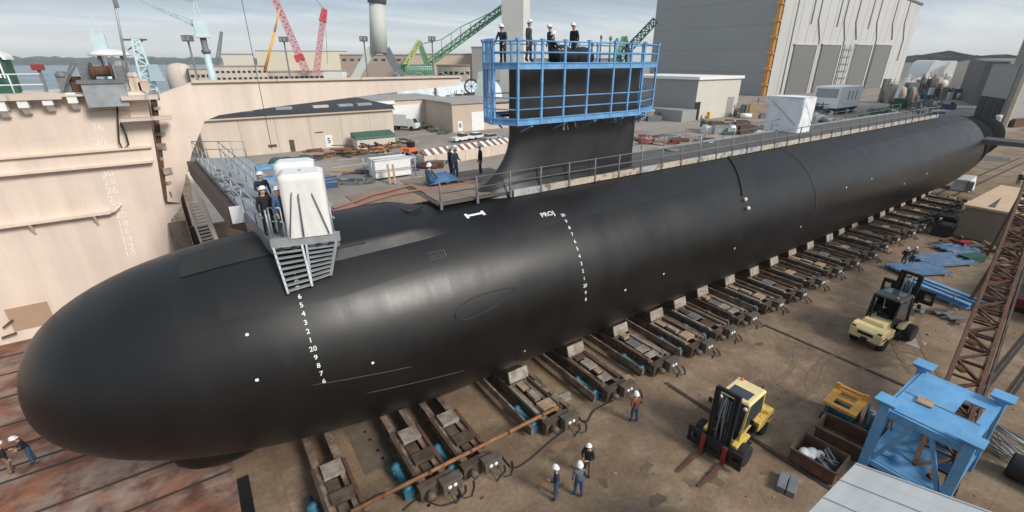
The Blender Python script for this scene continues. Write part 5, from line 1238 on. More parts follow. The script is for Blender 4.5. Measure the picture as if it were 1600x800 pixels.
b = MB(); b.box(27.5,95.5,0,35.5,98.5,2.0); b.build('body', M_pale, gc, w=True); b = MB(); b.hexa([(27.3,95.2,2.0),(35.7,95.2,2.0),(35.7,98.8,2.0),(27.3,98.8,2.0)],[(27.3,95.4,2.3),(35.7,95.4,2.3),(35.7,98.8,3.0),(27.3,98.8,3.0)]); b.build('lid', M_green, gc, w=True)
def heap(name, label, c, rx, ry, n, mats, hmax=1.2, L=(1,3)):
    t = T(name, label, name.split('_')[-1], tuple(c)); rn = random.Random(label)
    for k in range(n*2):
        b = MB()
        for q in range(1): b.cbox((rn.uniform(-rx,rx),rn.uniform(-ry,ry),rn.uniform(.15,hmax)),(rn.uniform(*L),rn.uniform(.15,.5),rn.uniform(.1,.4)),rn.uniform(0,3.1),0,rn.uniform(-.3,.3))
        b.build('piece', rn.choice(mats), t)
    return t
heap('scrap_heap','long rusty scrap heap in front of the beige workshop', (24.5,91,0), 6.5,3,22,[M_rust,M_rustlt,M_brown,M_rustlt],1.8,(1.5,4))
heap('scrap_heap','orange tinted scrap stack right end of the rusty heap', (30.5,89,0), 2,2,8,[M_orangepaint,M_rustlt,M_wood],1.8,(1,3))
heap('rubble_heap','grey dump of metal parts by the parked cars', (36.5,95,0), 3,3,10,[M_galvdk,M_plate,M_brown,M_rust],1.2)
heap('hedge_heap','row of dark scrap along the stores building left wall', (51,112,0), 1.6,8,14,[M_brown,M_galvdk,M_dkgreen],1.4)
gh = T('green_net_pile', 'dark green netting piled beside the rusty scrap heap', 'netting', (13.6,88.5,0))
b = MB(); rn = random.Random(2)
for k in range(9): b.ell((rn.uniform(-2.5,2.5),rn.uniform(-1.2,1.2),.4),(1.3,.9,.5+.4*rn.random()),9,6)
b.build('netting', M_dkgreen, gh)
om = T('orange_excavator', 'small orange and black tracked machine on the yard', 'machine', tuple(G(641,242,0)), .5)
b = MB(); b.box(-1.3,-.9,0,1.3,-.4,.6); b.box(-1.3,.4,0,1.3,.9,.6); b.build_sep('track', M_black, om); b = MB(); b.box(-1.1,-.8,.6,1.0,.8,1.4); b.build('body', M_orange, om, bevel=.08); b = MB(); b.box(-.1,-.6,1.4,.9,.6,2.4); b.build('cab', M_black, om); b = MB(); b.bar((-.8,0,1.3),(-2.4,0,1.8),.3); b.bar((-2.4,0,1.8),(-2.9,0,.4),.25); b.build('arm', M_orange, om)
bp_ = T('blue_crates', 'stack of dark blue crates behind the white covered cabinet', 'crates', tuple(G(510,290,0)))
for k in range(4):
    b = MB(); b.box(-1.2,-2+k*1.1,0,1.2,-1.1+k*1.1,.9+.15*(k%2)); b.build('crate', M_carblue, bp_, bevel=.05)
mk = MB()
for (x0_,y0_,x1_,y1_) in ((520,262,580,254),(560,270,600,263),(530,250,560,247),(640,212,690,207)):
    a,c = G(x0_,y0_,.012),G(x1_,y1_,.012); dd = (c-a).normalized(); nn_ = Vector((-dd.y,dd.x,0))*.12; mk.quad(a-nn_,c-nn_,c+nn_,a+nn_)
struct('yard_markings', mk, M_white)
# ================================================================== FAR CRANES AND TOWERS
def atd(x, y, d):
    """point seen in direction (x,y) at horizontal distance d"""
    q = ray(x,y); return EYE + q*(d/math.hypot(q.x,q.y))
def vert(x, y, d, h):
    """ground point under (x,y) at horizontal distance d, and the height above it seen at (x,y)"""
    p = atd(x,y,d); return Vector((p.x,p.y,0)), p.z
# pale blue portal crane
def blue_crane(label, xb, d, ytop, w, jib=None, head=True):
    p = atd(xb,118,d); base = Vector((p.x,p.y,0))
    # top of a vertical column seen at ytop
    lo, hi = 0.0, 200.0
    for _ in range(40):
        m = (lo+hi)/2; v = Vector((base.x,base.y,m))-EYE; yy = 400-F*v.dot(_u)/v.dot(_fw)
        if yy > ytop: lo = m
        else: hi = m
    H_ = lo; t = T('portal_crane', label, 'crane', tuple(base))
    b = MB(); b.tube((0,0,0),(0,0,H_*.62),w*1.25,w*.8,n=10); b.build('column', M_craneblue, t)
    for k in range(4):
        b = MB(); a = PI/4+k*PI/2; b.bar((w*2.6*math.cos(a),w*2.6*math.sin(a),0),(w*.7*math.cos(a),w*.7*math.sin(a),H_*.30),w*.4); b.build('leg', M_craneblue, t)
    b = MB(); b.lathe([(w*.9,H_*.60),(w*1.2,H_*.62),(w*1.2,H_*.635),(w*.8,H_*.65),(w*.8,H_*.78)],(0,0,0),12); b.build('slew_ring', M_galvdk, t)
    b = MB(); b.box(-w*1.6,-w*1.3,H_*.78,w*1.6,w*1.3,H_*.93); b.build('machinery_house', M_craneblue, t)
    b = MB(); b.box(-w*1.9,-w*1.6,H_*.765,w*1.9,w*1.6,H_*.785); b.build('walkway', M_craneblue, t)
    b = MB()
    for s in (-1,1): b.bar((s*w,0,H_*.93),(s*w*.2,0,H_*1.12),w*.22); b.bar((s*w,w,H_*.93),(s*w*.2,0,H_*1.12),w*.18)
    b.build('apex_frame', M_craneblue, t)
    if jib:
        b = MB(); b.lattice((0,0,H_*.88),jib,w*1.3,w*.4,12,w*.12,(0,0,1)); b.build('jib', M_craneblue, t)
        b = MB(); b.tube((0,0,H_*1.12),jib,w*.05,n=4); b.tube(Vector(jib),Vector(jib)+Vector((0,0,-H_*.35)),w*.05,n=4); b.build('ropes', M_galvdk, t)
    return t, H_
r_dir = Vector((_r.x,_r.y,0)).normalized()
blue_crane('pale blue portal crane with tall column and box head, largest of the blue cranes', 331, 210, 22, 1.25, tuple(-r_dir*28+Vector((0,0,40))))
blue_crane('pale blue harbour crane with flat head farthest left beyond the white domed shelter', 172, 170, 42, .9)
bc = T('lattice_crane', 'pale blue lattice level luffing crane with arms between two blue cranes', 'crane', tuple(Vector((atd(228,118,185).x,atd(228,118,185).y,0))))
b = MB(); z0_ = 0
P_ = [atd(228,112,185),atd(222,92,185),atd(216,78,185),atd(212,62,185)]
b.lattice((P_[0].x,P_[0].y,0),P_[2],4.2,2.2,9,.35); b.lattice(P_[2],P_[3],2.2,1.6,4,.3); b.build('tower', M_craneblue, bc, w=True)
b = MB(); b.bar(P_[3]+(-r_dir*4.2),P_[3]+r_dir*3.2,.5); b.bar(P_[2]+(-r_dir*3),P_[3]+(r_dir*2.4),.3); b.build('arms', M_galvdk, bc, w=True)
b = MB(); c = atd(240,104,183); b.hexa([c+r_dir*x_+Vector((0,y_,-4)) for x_,y_ in ((-2.2,-2),(2.4,-2),(2.4,2),(-2.2,2))],[c+r_dir*x_+Vector((0,y_,.6)) for x_,y_ in ((-1.6,-2),(1.2,-2),(1.2,2),(-1.6,2))]); b.build('cab_house', M_craneblue, bc, w=True)
# floodlight masts
def flood(label, xb, d, ytop):
    p = atd(xb,112,d); lo, hi = 0.,80.
    for _ in range(40):
        m = (lo+hi)/2; v = Vector((p.x,p.y,m))-EYE
        if 400-F*v.dot(_u)/v.dot(_fw) > ytop: lo = m
        else: hi = m
    t = T('floodlight_mast', label, 'floodlight', (p.x,p.y,0), YAW*-1, 'floodlight masts')
    b = MB(); b.tube((0,0,0),(0,0,lo),.32,.2,n=8); b.build('pole', M_galvdk, t)
    b = MB(); b.box(-1.0,-.7,lo-.1,1.0,.7,lo+1.2); b.build('lamp_cluster', mat('lamp_brown',(.16,.13,.12),.6), t)
    for s in (-.5,.5):
        b = MB(); b.box(s-.35,-.76,lo+.1,s+.35,-.71,lo+1.0); b.build('lamp', M_galv, t)
flood('floodlight mast beside the largest blue crane', 306, 140, 64)
flood('floodlight mast between the two red lattice crane booms', 452, 150, 65)
flood('floodlight mast just left of the splayed leg tower', 574, 150, 64)
flood('floodlight mast behind the green crane A frame', 678, 150, 64)
flood('floodlight mast standing before the green crane boom', 703, 160, 66) if False else None
# crawler cranes with lattice booms
def line_boom(x0_,y0_,x1_,y1_,d0,d1,w0,w1,n,r,par,nm,m):
    b = MB(); b.lattice(atd(x0_,y0_,d0),atd(x1_,y1_,d1),w0,w1,n,r); return b.build(nm, m, par, w=True)
def crawler(label, xb, d, m):
    p = atd(xb,115,d); t = T('crawler_crane', label, 'crane', (p.x,p.y,0), -YAW)
    b = MB(); b.box(-4,-2.5,0,4,-1.5,1.6); b.box(-4,1.5,0,4,2.5,1.6); b.build_sep('track', M_black, t)
    b = MB(); b.box(-3,-1.6,1.6,5.5,1.6,4.6); b.build('house', m, t); b = MB(); b.box(-4.2,-2.2,2.0,-3,-.6,4.4); b.build('cab', M_white, t)
    return t
cr1 = crawler('crawler crane with long faded red lattice boom rising out of frame', 482, 270, M_redcr)
line_boom(479,113,424,-14,270,270,3.2,2.4,26,.34,cr1,'boom',M_pink)
line_boom(470,95,466,86,270,270,3.4,3.3,2,.7,cr1,'boom_joint',M_redcr)
cr2 = crawler('crawler crane with shorter red tipped lattice boom beside white cab', 498, 285, M_redcr)
line_boom(494,117,504,34,285,285,3.0,2.2,18,.34,cr2,'boom',M_pink)
line_boom(504,34,507,15,285,285,2.4,1.6,4,.7,cr2,'boom_tip',M_redcr)
b = MB(); b.tube(atd(507,15,285),atd(490,-5,285),.12,n=4); b.tube(atd(507,15,285),atd(512,100,285),.1,n=4); b.build('ropes', M_galvdk, cr2, w=True)
og = T('orange_boom_crane', 'thin orange telescopic crane boom standing before the red booms', 'crane', (atd(414,112,250).x,atd(414,112,250).y,0))
b = MB(); b.tube(atd(414,110,250),atd(429,50,250),.75,.55,n=6); b.tube(atd(429,50,250),atd(437,14,250),.5,.35,n=6); b.build('boom', M_orangepaint, og, w=True)
b = MB(); c = atd(413,112,250); b.box(c.x-3,c.y-1.5,0,c.x+3,c.y+1.5,4); b.build('carrier', M_orangepaint, og, w=True)
wcab = T('white_crane_house', 'white crane house with red base near the long beige building', 'crane house', (atd(523,118,240).x,atd(523,118,240).y,0), -YAW)
b = MB(); b.box(-4,-3,3.0,4.5,3,12); b.build('house', M_white, wcab); b = MB(); b.box(-3.6,-3.2,0,2.5,3.2,3.0); b.build('base', M_redcr, wcab)
gsb = MB(); c = atd(492,123,190); gsb.box(-5,-1.5,0,6,1.5,9.5); tag(gsb.build('green_housing', M_dkgreen, None, loc=(c.x,c.y,0)), 'dark green machinery housing below the red booms', 'housing')
# distant grey boom
dg = T('distant_crane', 'tiny dark lattice crane boom on the horizon right of the largest blue crane', 'crane', (atd(340,105,500).x,atd(340,105,500).y,0))
line_boom(339,104,346,50,500,500,3,1.5,12,.5,dg,'boom',M_galvdk)
# grey tower with splayed legs
sg = T('splayed_tower', 'grey green steel tower with splayed legs and dark collar at the top edge', 'tower', (atd(590,112,175).x,atd(590,112,175).y,0))
d = 175
def col(b, x0_,y0_,x1_,y1_,r0,r1,n=12): b.tube(atd(x0_,y0_,d),atd(x1_,y1_,d),r0,r1,n=n)
b = MB(); col(b,592,82,589,5,2.9,2.5); b.build('column', M_towergry, sg, w=True)
b = MB(); col(b,589,5,588,-30,3.0,3.4); b.build('collar', M_galvdk, sg, w=True)
for (xa,xb_,m_) in ((581,558,M_towergry),(603,624,M_galvdk)):
    b = MB(); p0_ = atd(xa,76,d); p1_ = atd(xb_,116,d); e_ = (p1_-p0_); p1_ = p0_+e_*((p0_.z)/(p0_.z-p1_.z)); b.bar(p0_,p1_,1.6,2.6); b.build('leg', m_, sg, w=True)
b = MB(); ap = [atd(x_,y_,d) for x_,y_ in ((578,72),(604,72),(612,95),(598,84),(586,84),(570,97))]; dp = Vector((_fw.x,_fw.y,0)).normalized()*2.0
b.add(ap+[p_+dp for p_ in ap],[tuple(range(6)),tuple(range(6,12))[::-1]]+[(k,(k+1)%6,6+(k+1)%6,6+k) for k in range(6)]); b.build('crotch_plate', M_towergry, sg, w=True)
# pale concrete tower
pt = T('concrete_tower', 'pale concrete tower rising out of frame left of the sail crew', 'tower', (atd(806,100,190).x,atd(806,100,190).y,0), -.95)
w_ = 4.15
b = MB(); b.box(-w_,-w_*.9,0,w_,w_*.9,70); b.build('shaft', M_concwhite, pt)
b = MB(); b.hexa([(-w_*1.25,-w_*1.1,0),(w_*1.25,-w_*1.1,0),(w_*1.25,w_*1.1,0),(-w_*1.25,w_*1.1,0)],[(-w_*1.02,-w_*.92,26),(w_*1.02,-w_*.92,26),(w_*1.02,w_*.92,26),(-w_*1.02,w_*.92,26)]); b.build('plinth', M_concwhite, pt)
# green derrick crane
gk = T('green_derrick', 'green derrick crane with yellow A frame and long low lattice boom', 'crane', (atd(655,112,200).x,atd(655,112,200).y,0))
d = 200
b = MB(); c = atd(650,112,d); n_ = 3.0
hh = [c+r_dir*x_ for x_ in (-7,6.2)]
dp = Vector((_fw.x,_fw.y,0)).normalized()*6
b.hexa([Vector((p_.x,p_.y,c.z-1.0)) for p_ in (hh[0],hh[1],hh[1]+dp,hh[0]+dp)],[Vector((p_.x,p_.y,c.z+2.6)) for p_ in (hh[0],hh[1],hh[1]+dp,hh[0]+dp)]); b.build('machinery_house', M_cranegrn, gk, w=True)
b = MB(); b.hexa([Vector((p_.x,p_.y,0)) for p_ in (hh[0],hh[1],hh[1]+dp,hh[0]+dp)],[Vector((p_.x,p_.y,c.z-1.1)) for p_ in (hh[0],hh[1],hh[1]+dp,hh[0]+dp)]); b.build('pedestal', M_beige3, gk, w=True)
for (x0_,y0_,x1_,y1_,m_) in ((634,102,656,64,M_cranegrnlt),(668,102,655,66,M_cranegrn)):
    b = MB(); b.lattice(atd(x0_,y0_,d),atd(x1_,y1_,d),1.6,1.2,6,.45); b.build('a_frame_leg', m_, gk, w=True)
b = MB(); b.lattice(atd(672,97,d),atd(790,10,d),2.2,2.2,16,.28,mi=0,h0=2.4,h1=2.4); b.bar(atd(670,99,d),atd(790,13,d),.8); b.build('boom', M_cranegrn, gk, w=True)
b = MB()
pts = [(661,68),(690,62),(720,42),(750,28),(786,10)]
for (p_,q_) in zip(pts[:-1],pts[1:]): b.tube(atd(*p_,d),atd(*q_,d),.14,n=4)
for x_,y0_,y1_ in ((690,62,84),(720,42,62),(705,52,74),(735,35,50)): b.tube(atd(x_,y0_,d),atd(x_,y1_,d),.14,n=4)
b.build('pendant_lines', M_cranegrn, gk, w=True)
b = MB()
for k in range(14):
    x_ = 634+k*3.1; b.tube(atd(x_,112,d-3),atd(x_,104,d-3),.1,n=4)
b.tube(atd(634,104,d-3),atd(676,104,d-3),.12,n=4); b.tube(atd(634,108,d-3),atd(676,108,d-3),.1,n=4); b.build('railing', M_craneblue, gk, w=True)
g2 = T('green_lattice_crane', 'dark green lattice crane boom half hidden between sail platform and grey hall', 'crane', (atd(970,100,180).x,atd(970,100,180).y,0))
d = 180
b = MB(); b.lattice(atd(962,98,d),atd(1024,32,d),2.6,2.0,10,.3); b.build('boom', M_dkgreen, g2, w=True)
for x0_,x1_ in ((962,975),(985,976)):
    b = MB(); b.lattice(atd(x0_,104,d),atd(x1_,58,d),1.6,1.2,5,.35); b.build('mast_leg', M_cranegrn, g2, w=True)
b = MB(); c = atd(968,104,d); b.box(c.x-4,c.y-3,0,c.x+4,c.y+3,c.z+1.0); b.build('house', M_cranegrn, g2, w=True)
# ------------------------------------------------------------------ far low buildings
def far_building(label, xl, xr, yb, yt, d, m, depth=18, roof=None, win=None, group=None, cat='building', name='shipyard_building'):
    """box whose front runs across the view between xl and xr; top seen at yt"""
    a = atd(xl,yb,d); c = atd(xr,yb,d); a.z = c.z = 0
    zt = (atd(xl,yt,d).z+atd(xr,yt,d).z)/2
    dd = (c-a).normalized(); n_ = Vector((-dd.y,dd.x,0)); L_ = (c-a).length
    t = T(name, label, cat, tuple(a), math.atan2(dd.y,dd.x), group)
    b = MB(); b.box(0,0,0,L_,depth,zt); b.build('walls', m, t)
    b = MB(); b.box(-.4,-.4,zt,L_+.4,depth+.4,zt+.5); b.build('roof', roof or M_roofgry, t)
    if win:
        rows, cols, wh = win
        for r_ in range(rows):
            for k in range(cols):
                x = L_*(k+.5)/cols; z = zt-2.2-r_*3.6
                if z < 1: continue
                b = MB(); b.box(x-wh/2,-.06,z-1.3,x+wh/2,-.005,z); b.build('window', M_glass, t)
    return t
far_building('long three storey beige building with rows of small dark windows behind the gate beam', 338, 420, 124, 104, 330, M_beige2, 20, M_roofgry, (3,10,1.6))
far_building('pale beige block with upper plant room left of the orange boom', 352, 400, 112, 85, 380, mat('pale_yellow_wall',(.60,.56,.47),.8,var=.05,scale=.1), 20)
far_building('lower beige range of shops behind the crawler cranes', 420, 545, 125, 112, 300, M_beige3, 14, None, (2,16,2.0))
far_building('pale yellow long shed on the skyline behind red booms', 405, 545, 112, 80, 470, mat('pale_yellow_wall2',(.62,.57,.44),.8,var=.05,scale=.05), 40)
far_building('wide brownish shed behind the splayed leg tower', 535, 700, 120, 86, 330, mat('brown_shed_wall',(.36,.29,.24),.8,var=.08,scale=.05), 40, M_roofgry, (1,14,2.4))
far_building('beige shed with low roof right of the green derrick', 640, 742, 118, 85, 300, M_beige3, 30)
far_building('grey block with stepped top just left of the sail platform', 738, 772, 118, 74, 280, mat('grey_block_wall',(.29,.275,.26),.8,var=.06,scale=.05), 26)
far_building('small pale beige hut by the harbour left of the largest blue crane', 297, 330, 120, 108, 260, M_beige3, 10, None, (2,4,1.4))
far_building('cream building with pipe racks right of the derrick house', 684, 735, 128, 103, 215, M_beige2, 8, None, (1,6,1.6))
far_building('low grey store behind the sail platform rail', 800, 960, 108, 92, 420, M_greywall, 30)
tk = T('storage_dome', 'beige round topped storage tank left of the harbour buildings', 'tank', (atd(282,118,270).x,atd(282,118,270).y,0))
b = MB(); zt = atd(282,98,270).z; b.lathe([(5.4,0),(5.4,zt*.62),(4.8,zt*.85),(3,zt*.97),(0,zt)],(0,0,0),20); b.build('shell', M_beige2, tk)
# clutter of machinery left of the sail
rn = random.Random(21)
wm_ = T('spoked_wheel', 'large rusty spoked wheel standing among machinery left of the sail', 'wheel', (atd(737,150,150).x,atd(737,150,150).y,0), -YAW)
zc_ = atd(737,135,150).z
b = MB(); b.path([(2.0*math.cos(2*PI*k/24),0,zc_+2.0*math.sin(2*PI*k/24)) for k in range(25)],.28,6); b.build('rim', M_rust, wm_); b = MB()
for k in range(4): a = PI*k/4; b.bar((2*math.cos(a),0,zc_+2*math.sin(a)),(-2*math.cos(a),0,zc_-2*math.sin(a)),.16)
b.build('spoke_set', M_galvdk, wm_); b = MB(); b.box(-2.4,-1,0,2.4,1,zc_-1.9); b.build('base', M_plate, wm_)
gm = T('green_machine_tent', 'pale green sheeted machine beside the spoked wheel', 'machine', (atd(752,150,146).x,atd(752,150,146).y,0), -YAW)
b = MB(); zt = atd(752,112,146).z; b.prism([(-3.5,0),(3.2,0),(1.6,zt),(-.5,zt)],'y',-1.5,1.5); b.build('sheeting', mat('pale_green_sheet',(.42,.52,.46),.7,var=.15), gm); b = MB(); b.box(-4.2,-2,0,4.2,2,1.6); b.build('base', M_dkgreen, gm)
def clutter(label, xs_, ys_, d, n, mats, hmax, name='equipment_pile'):
    xl, xr = xs_; c = atd((xl+xr)/2,ys_,d); t = T(name, label, 'equipment', (c.x,c.y,0), -YAW)
    L_ = (atd(xr,ys_,d)-atd(xl,ys_,d)).length/2; r_ = random.Random(label); n = int(n*1.7); hmax *= 1.15
    for k in range(n):
        b = MB(); x = r_.uniform(-L_,L_); y = r_.uniform(-4,4); h = r_.uniform(.25,1)*hmax; w = r_.uniform(.4,2.2)
        q = r_.random()
        if q < .5: b.box(x-w,y-w*.6,0,x+w,y+w*.6,h)
        elif q < .75: b.tube((x,y,0),(x+r_.uniform(-.4,.4),y,h*1.3),.18,n=6); b.bar((x-w,y,h*1.1),(x+w,y,h*1.1),.2)
        else: b.lathe([(0,-w),(h*.4,-w),(h*.4,w),(0,w)],(x,y,h*.4),10,'x')
        b.build('equipment_piece', r_.choice(mats), t)
    return t
mixm = [M_plate,M_beige3,M_galvdk,M_brown,M_rust,M_galv,M_pale,M_plate,M_white]
clutter('row of brown pipes and pallets behind the workshop roof', (545,600), 158, 150, 14, [M_brown,M_wood,M_plate,M_rustlt], 3.0)
clutter('jumble of machinery and pipework between tent and spoked wheel', (683,732), 150, 160, 18, [M_brown,M_plate,M_galvdk,M_dkgreen,M_wood], 6)
clutter('pipework and valves left of the sail platform legs', (735,768), 140, 170, 14, mixm, 7)
clutter('equipment spread along the quay before the beige range', (345,430), 124, 240, 22, mixm, 5)
clutter('equipment spread along the quay under the splayed tower', (530,640), 121, 230, 26, [M_beige3,M_brown,M_galvdk,M_plate], 4.5)
clutter('pale quay equipment beside the harbour at far left', (240,300), 122, 200, 20, [M_pale,M_beige3,M_white,M_galvdk,M_craneblue], 5)
clutter('far equipment below the sail platform right side', (1003,1030), 150, 150, 10, mixm, 3)
# ================================================================== RIGHT: HALL, SHED, TRAILER
hl_ = T('assembly_hall', 'huge grey shipyard assembly hall with four tall doors rising out of frame', 'hall', (245,131,0))
HX,HY = 245.,131.
HTOP = 52.0
HXE = AY(1436,20,HY).x
HXL = 190
YL = AX(1025,20,HX).y
ZR = AY(1434,8,HY).z
b = MB(); b.hexa([(HX,HY+.05,0),(HX+60,HY+.05,0),(HX+60,YL,0),(HX,YL,0)],[(HX,HY+.05,HTOP+9),(HX+60,HY+.05,HTOP+9),(HX+60,YL,HTOP+9),(HX,YL,HTOP+9)]); b.build('side_wall', M_hallshade, hl_, w=True)
b = MB(); b.prism([(HX+.2,0),(HXE,0),(HXE,ZR),(HX+.2,HTOP+8.8)],'y',HY-.4,HY+40); b.build('front_wall', M_halllight, hl_, w=True)
b = MB(); b.prism([(HX-.6,HTOP+8.9),(HXE+.6,ZR+.1),(HXE+.6,ZR+1.3),(HX-.6,HTOP+10)],'y',HY-.9,HY+40.4); b.build('roof', M_darkgrey, hl_, w=True)
for (xl,xr) in ((1241,1274),(1284,1312),(1337,1361),(1368,1391)):
    a = AY(xl,70,HY-.4); c = AY(xr,72,HY-.4); b = MB(); b.box(a.x,HY-1.0,0,c.x,HY-.41,a.z); b.build('door', M_halldoor, hl_, w=True)
    b = MB(); b.box(a.x-1.0,HY-1.3,a.z,c.x+1.0,HY-.41,a.z+.6); b.box(c.x+.1,HY-1.3,0,c.x+1.4,HY-.41,a.z); b.build('door_frame', M_halllight, hl_, w=True)
M_conduit = mat('dark_downpipe',(.30,.295,.285),.6)
for k,(x,yt,yb_,jog) in enumerate(((1237,0,145,0),(1262,0,38,0),(1281,0,145,-9),(1303,0,42,0),(1320,0,140,-9),(1338,0,60,-8),(1352,0,45,0),(1370,2,140,-7),(1394,5,60,-5),(1412,8,95,-3))):
    p0_ = AY(x,60,HY-.6); b = MB(); X_ = p0_.x
    def roofz(X): return HTOP+8.6+(ZR-HTOP-8.8)*(X-HX)/(HXE-HX)
    if jog:
        zj = AY(x,62,HY).z; b.path([(X_,HY-.7,max(0,AY(x,yb_,HY).z)),(X_,HY-.7,zj),(X_-6,HY-.7,zj+9),(X_-6,HY-.7,roofz(X_-6))],.28,5)
    else: b.path([(X_,HY-.7,max(0,AY(x,yb_,HY).z)),(X_,HY-.7,roofz(X_))],.24,5)
    b.build('downpipe', M_conduit, hl_, w=True)
b = MB(); a = AY(1316,70,HY); c = AY(1332,70,HY); zb,zt = 0,AY(1322,70,HY).z
for k in range(3): X_ = a.x+(c.x-a.x)*k/2; b.bar((X_,HY-1.6,0),(X_,HY-1.6,zt),.5)
for k in range(6): b.bar((a.x,HY-1.6,zt*(k+1)/6.5),(c.x,HY-1.6,zt*(k+1)/6.5),.4)
b.build('pipe_rack', M_galv, hl_, w=True)
ot = T('orange_stair_tower', 'orange caged ladder tower climbing the grey hall wall by its corner', 'ladder', (HX-2,HY+8,0))
YT = AX(1207,70,HX-1.6).y
b = MB(); b.lattice((HX-1.2,YT,0),(HX-1.2,YT,HTOP+8),1.1,1.1,32,.22,(1,0,0)); b.build('ladder_cage', M_orangepaint, ot, w=True)
for k in range(8):
    b = MB(); z = 5+k*7.2; b.box(HX-2.4,YT-1.5,z,HX-.05,YT+1.5,z+.35); b.box(HX-2.4,YT-1.5,z+.35,HX-2.25,YT+1.5,z+1.4); b.build('landing', M_orangepaint, ot, w=True)
# pale shed before the hall
sh = T('pale_shed', 'pale flat roofed shed with yellow figure at its open door before the hall', 'shed', (126,88,0))
SX,SY = 125.9,87.7; SE = AY(1154,150,SY).x; SH = AY(1085,125,SY).z; SL = SY+30
b = MB(); b.box(SX,SY,0,SE,SL,SH); b.build('walls', [M_pale], sh, w=True)
b = MB(); b.box(SX-.05,SY+.05,0.02,SX-.003,SL,SH-.05); b.build('side_shade_sheet', M_greywall, sh, w=True)  # grey sheet over the pale wall paints the shade of this side
b = MB(); b.box(SX-.6,SY-.6,SH,SE+.6,SL+.6,SH+.8); b.build('roof', M_white, sh, w=True)
a = AY(1085,160,SY); b = MB(); b.box(a.x+.4,SY-.08,0,a.x+3.0,SY-.004,5.2); b.build('open_door', M_black, sh, w=True)
a = AY(1141,158,SY); b = MB(); b.box(a.x-1.6,SY-.08,0,a.x+1.8,SY-.004,6.0); b.build('side_door', M_greywall, sh, w=True)
b = MB(); c = AX(1030,175,SX-7); b.box(SX-7,SY-1,0,SX-.3,SY+16,3.2); tag(b.build('low_lean_to', M_greywall, None, w=True, loc=(SX-4,SY+5,0)), 'low grey lean to store beside the pale shed', 'store')
yf = T('yellow_pump', 'small yellow machine parked at the open door of the pale shed', 'machine', (SX+4.6,SY-2,0))
b = MB(); b.box(-.9,-.8,0,.9,.8,1.2); b.box(-.5,-.5,1.2,.3,.5,2.4); b.build('body', M_yellow, yf, bevel=.1)
# white equipment trailer
tr = T('white_trailer', 'large white boxy equipment trailer on wheels standing before the hall doors', 'trailer', (184,72,0), .02)
a = AX(1290,178,178); 
TX0,TX1,TY0,TY1 = 177.5,198,70.5,80.5; TZ0,TZ1 = 1.8,9.0
tr.location = (TX0,TY0,0); MW[tr.name] = Matrix.Translation((TX0,TY0,0)) @ Matrix.Rotation(.02,4,'Z')
L_,W_ = 17.5,8.0
b = MB(); b.box(0,0,1.9,L_,W_,8.6); b.build('body', mat('bright_white_paint',(.88,.88,.86),.55,var=.04), tr, bevel=.15)
b = MB()
b.box(-.06,.6,5.2,-.004,7.2,8.0); b.build('rear_panel', M_galv, tr)
b = MB()
for x in (6.5,9.5,12.5): b.box(x,-.06,4.4,x+.7,-.004,7.2)
b.build_sep('side_grille', M_plate, tr)
b = MB(); b.box(.3,.4,1.2,L_-.2,W_-.4,1.9); b.build('chassis', M_black, tr)
for x in (4,6.5,13): wheel_part(tr, x, .2, 1.0, .8); wheel_part(tr, x, W_-.2, 1.0, .8)
clutter('dark blue plant and trailers stored below the white trailer', (1262,1345), 186, 150, 14, [M_cardark,M_carblue,M_black,M_galvdk,M_red], 1.6)
clutter('white and grey supplies between wrapped enclosure and trailer', (1255,1290), 178, 165, 10, [M_white,M_galv,M_galvdk], 2.5)
clutter('red hoses and grey boxes stored beyond the aft walkway', (1000,1110), 202, 110, 26, [M_plate,M_galv,M_rust,M_red,M_galvdk], 1.2)
clutter('red and brown stores between pale shed and wrapped enclosure', (1110,1190), 184, 130, 30, [M_plate,M_galv,M_rust,M_brown,M_white,M_dkgreen,M_red], 2.6)
clutter('scrap and timber against the foot of the grey hall wall', (1155,1192), 165, 170, 22, [M_brown,M_plate,M_wood,M_galvdk,M_white], 4.0)
clutter('pale and dark equipment at the right corner of the hall', (1385,1425), 150, 260, 24, mixm, 9)
clutter('yard equipment between hall and parked vehicles', (1415,1470), 130, 330, 28, mixm, 7)
clutter('low timber and steel stores beyond the stern walkway', (1350,1490), 168, 200, 34, [M_brown,M_plate,M_wood,M_galvdk,M_white,M_dkgreen,M_pale], 2.2)
clutter('distant coloured stores below the white tents', (1430,1490), 128, 430, 18, [M_white,M_teal,M_plate,M_rust,M_pale], 8)
for k,(x,y,m_,lb_) in enumerate(((1428,153,M_cardark,'dark car leftmost in the row beyond the stern'),(1437,152,M_carblue,'blue car second from left in the row beyond the stern'),(1446,151,M_carsilver,'silver car in the middle of the row beyond the stern'),(1455,150,M_carblue,'dark blue car fourth in the row beyond the stern'),(1464,149,M_carwhite,'white car rightmost in the row beyond the stern'))):
    c = G(x,y,0); car(lb_, tuple(c), -.6, m_)
wt = T('white_box_van', 'white box van parked left of the row of cars beyond the stern', 'van', (0,0,0)); bpy.data.objects.remove(wt)
truck('white box truck left of the row of cars beyond the stern', tuple(G(1412,158,0)), -.7, M_carwhite, 1.7)
gd = MB(); c = G(1404,170,0); gd.prism([(-1.8,0),(1.8,0),(2.1,3.4),(-2.1,3.4)],'y',-1.6,1.6); gd.box(-2.2,-1.8,3.4,2.2,1.8,3.7); tag(gd.build('green_dumpster', M_dkgreen, None, loc=tuple(c)), 'dark green dumpster standing beyond the stern walkway rail', 'dumpster')
lift = T('boom_lift', 'white boom lift arm leaning up beyond the stern walkway', 'lift', tuple(G(1397,160,0)))
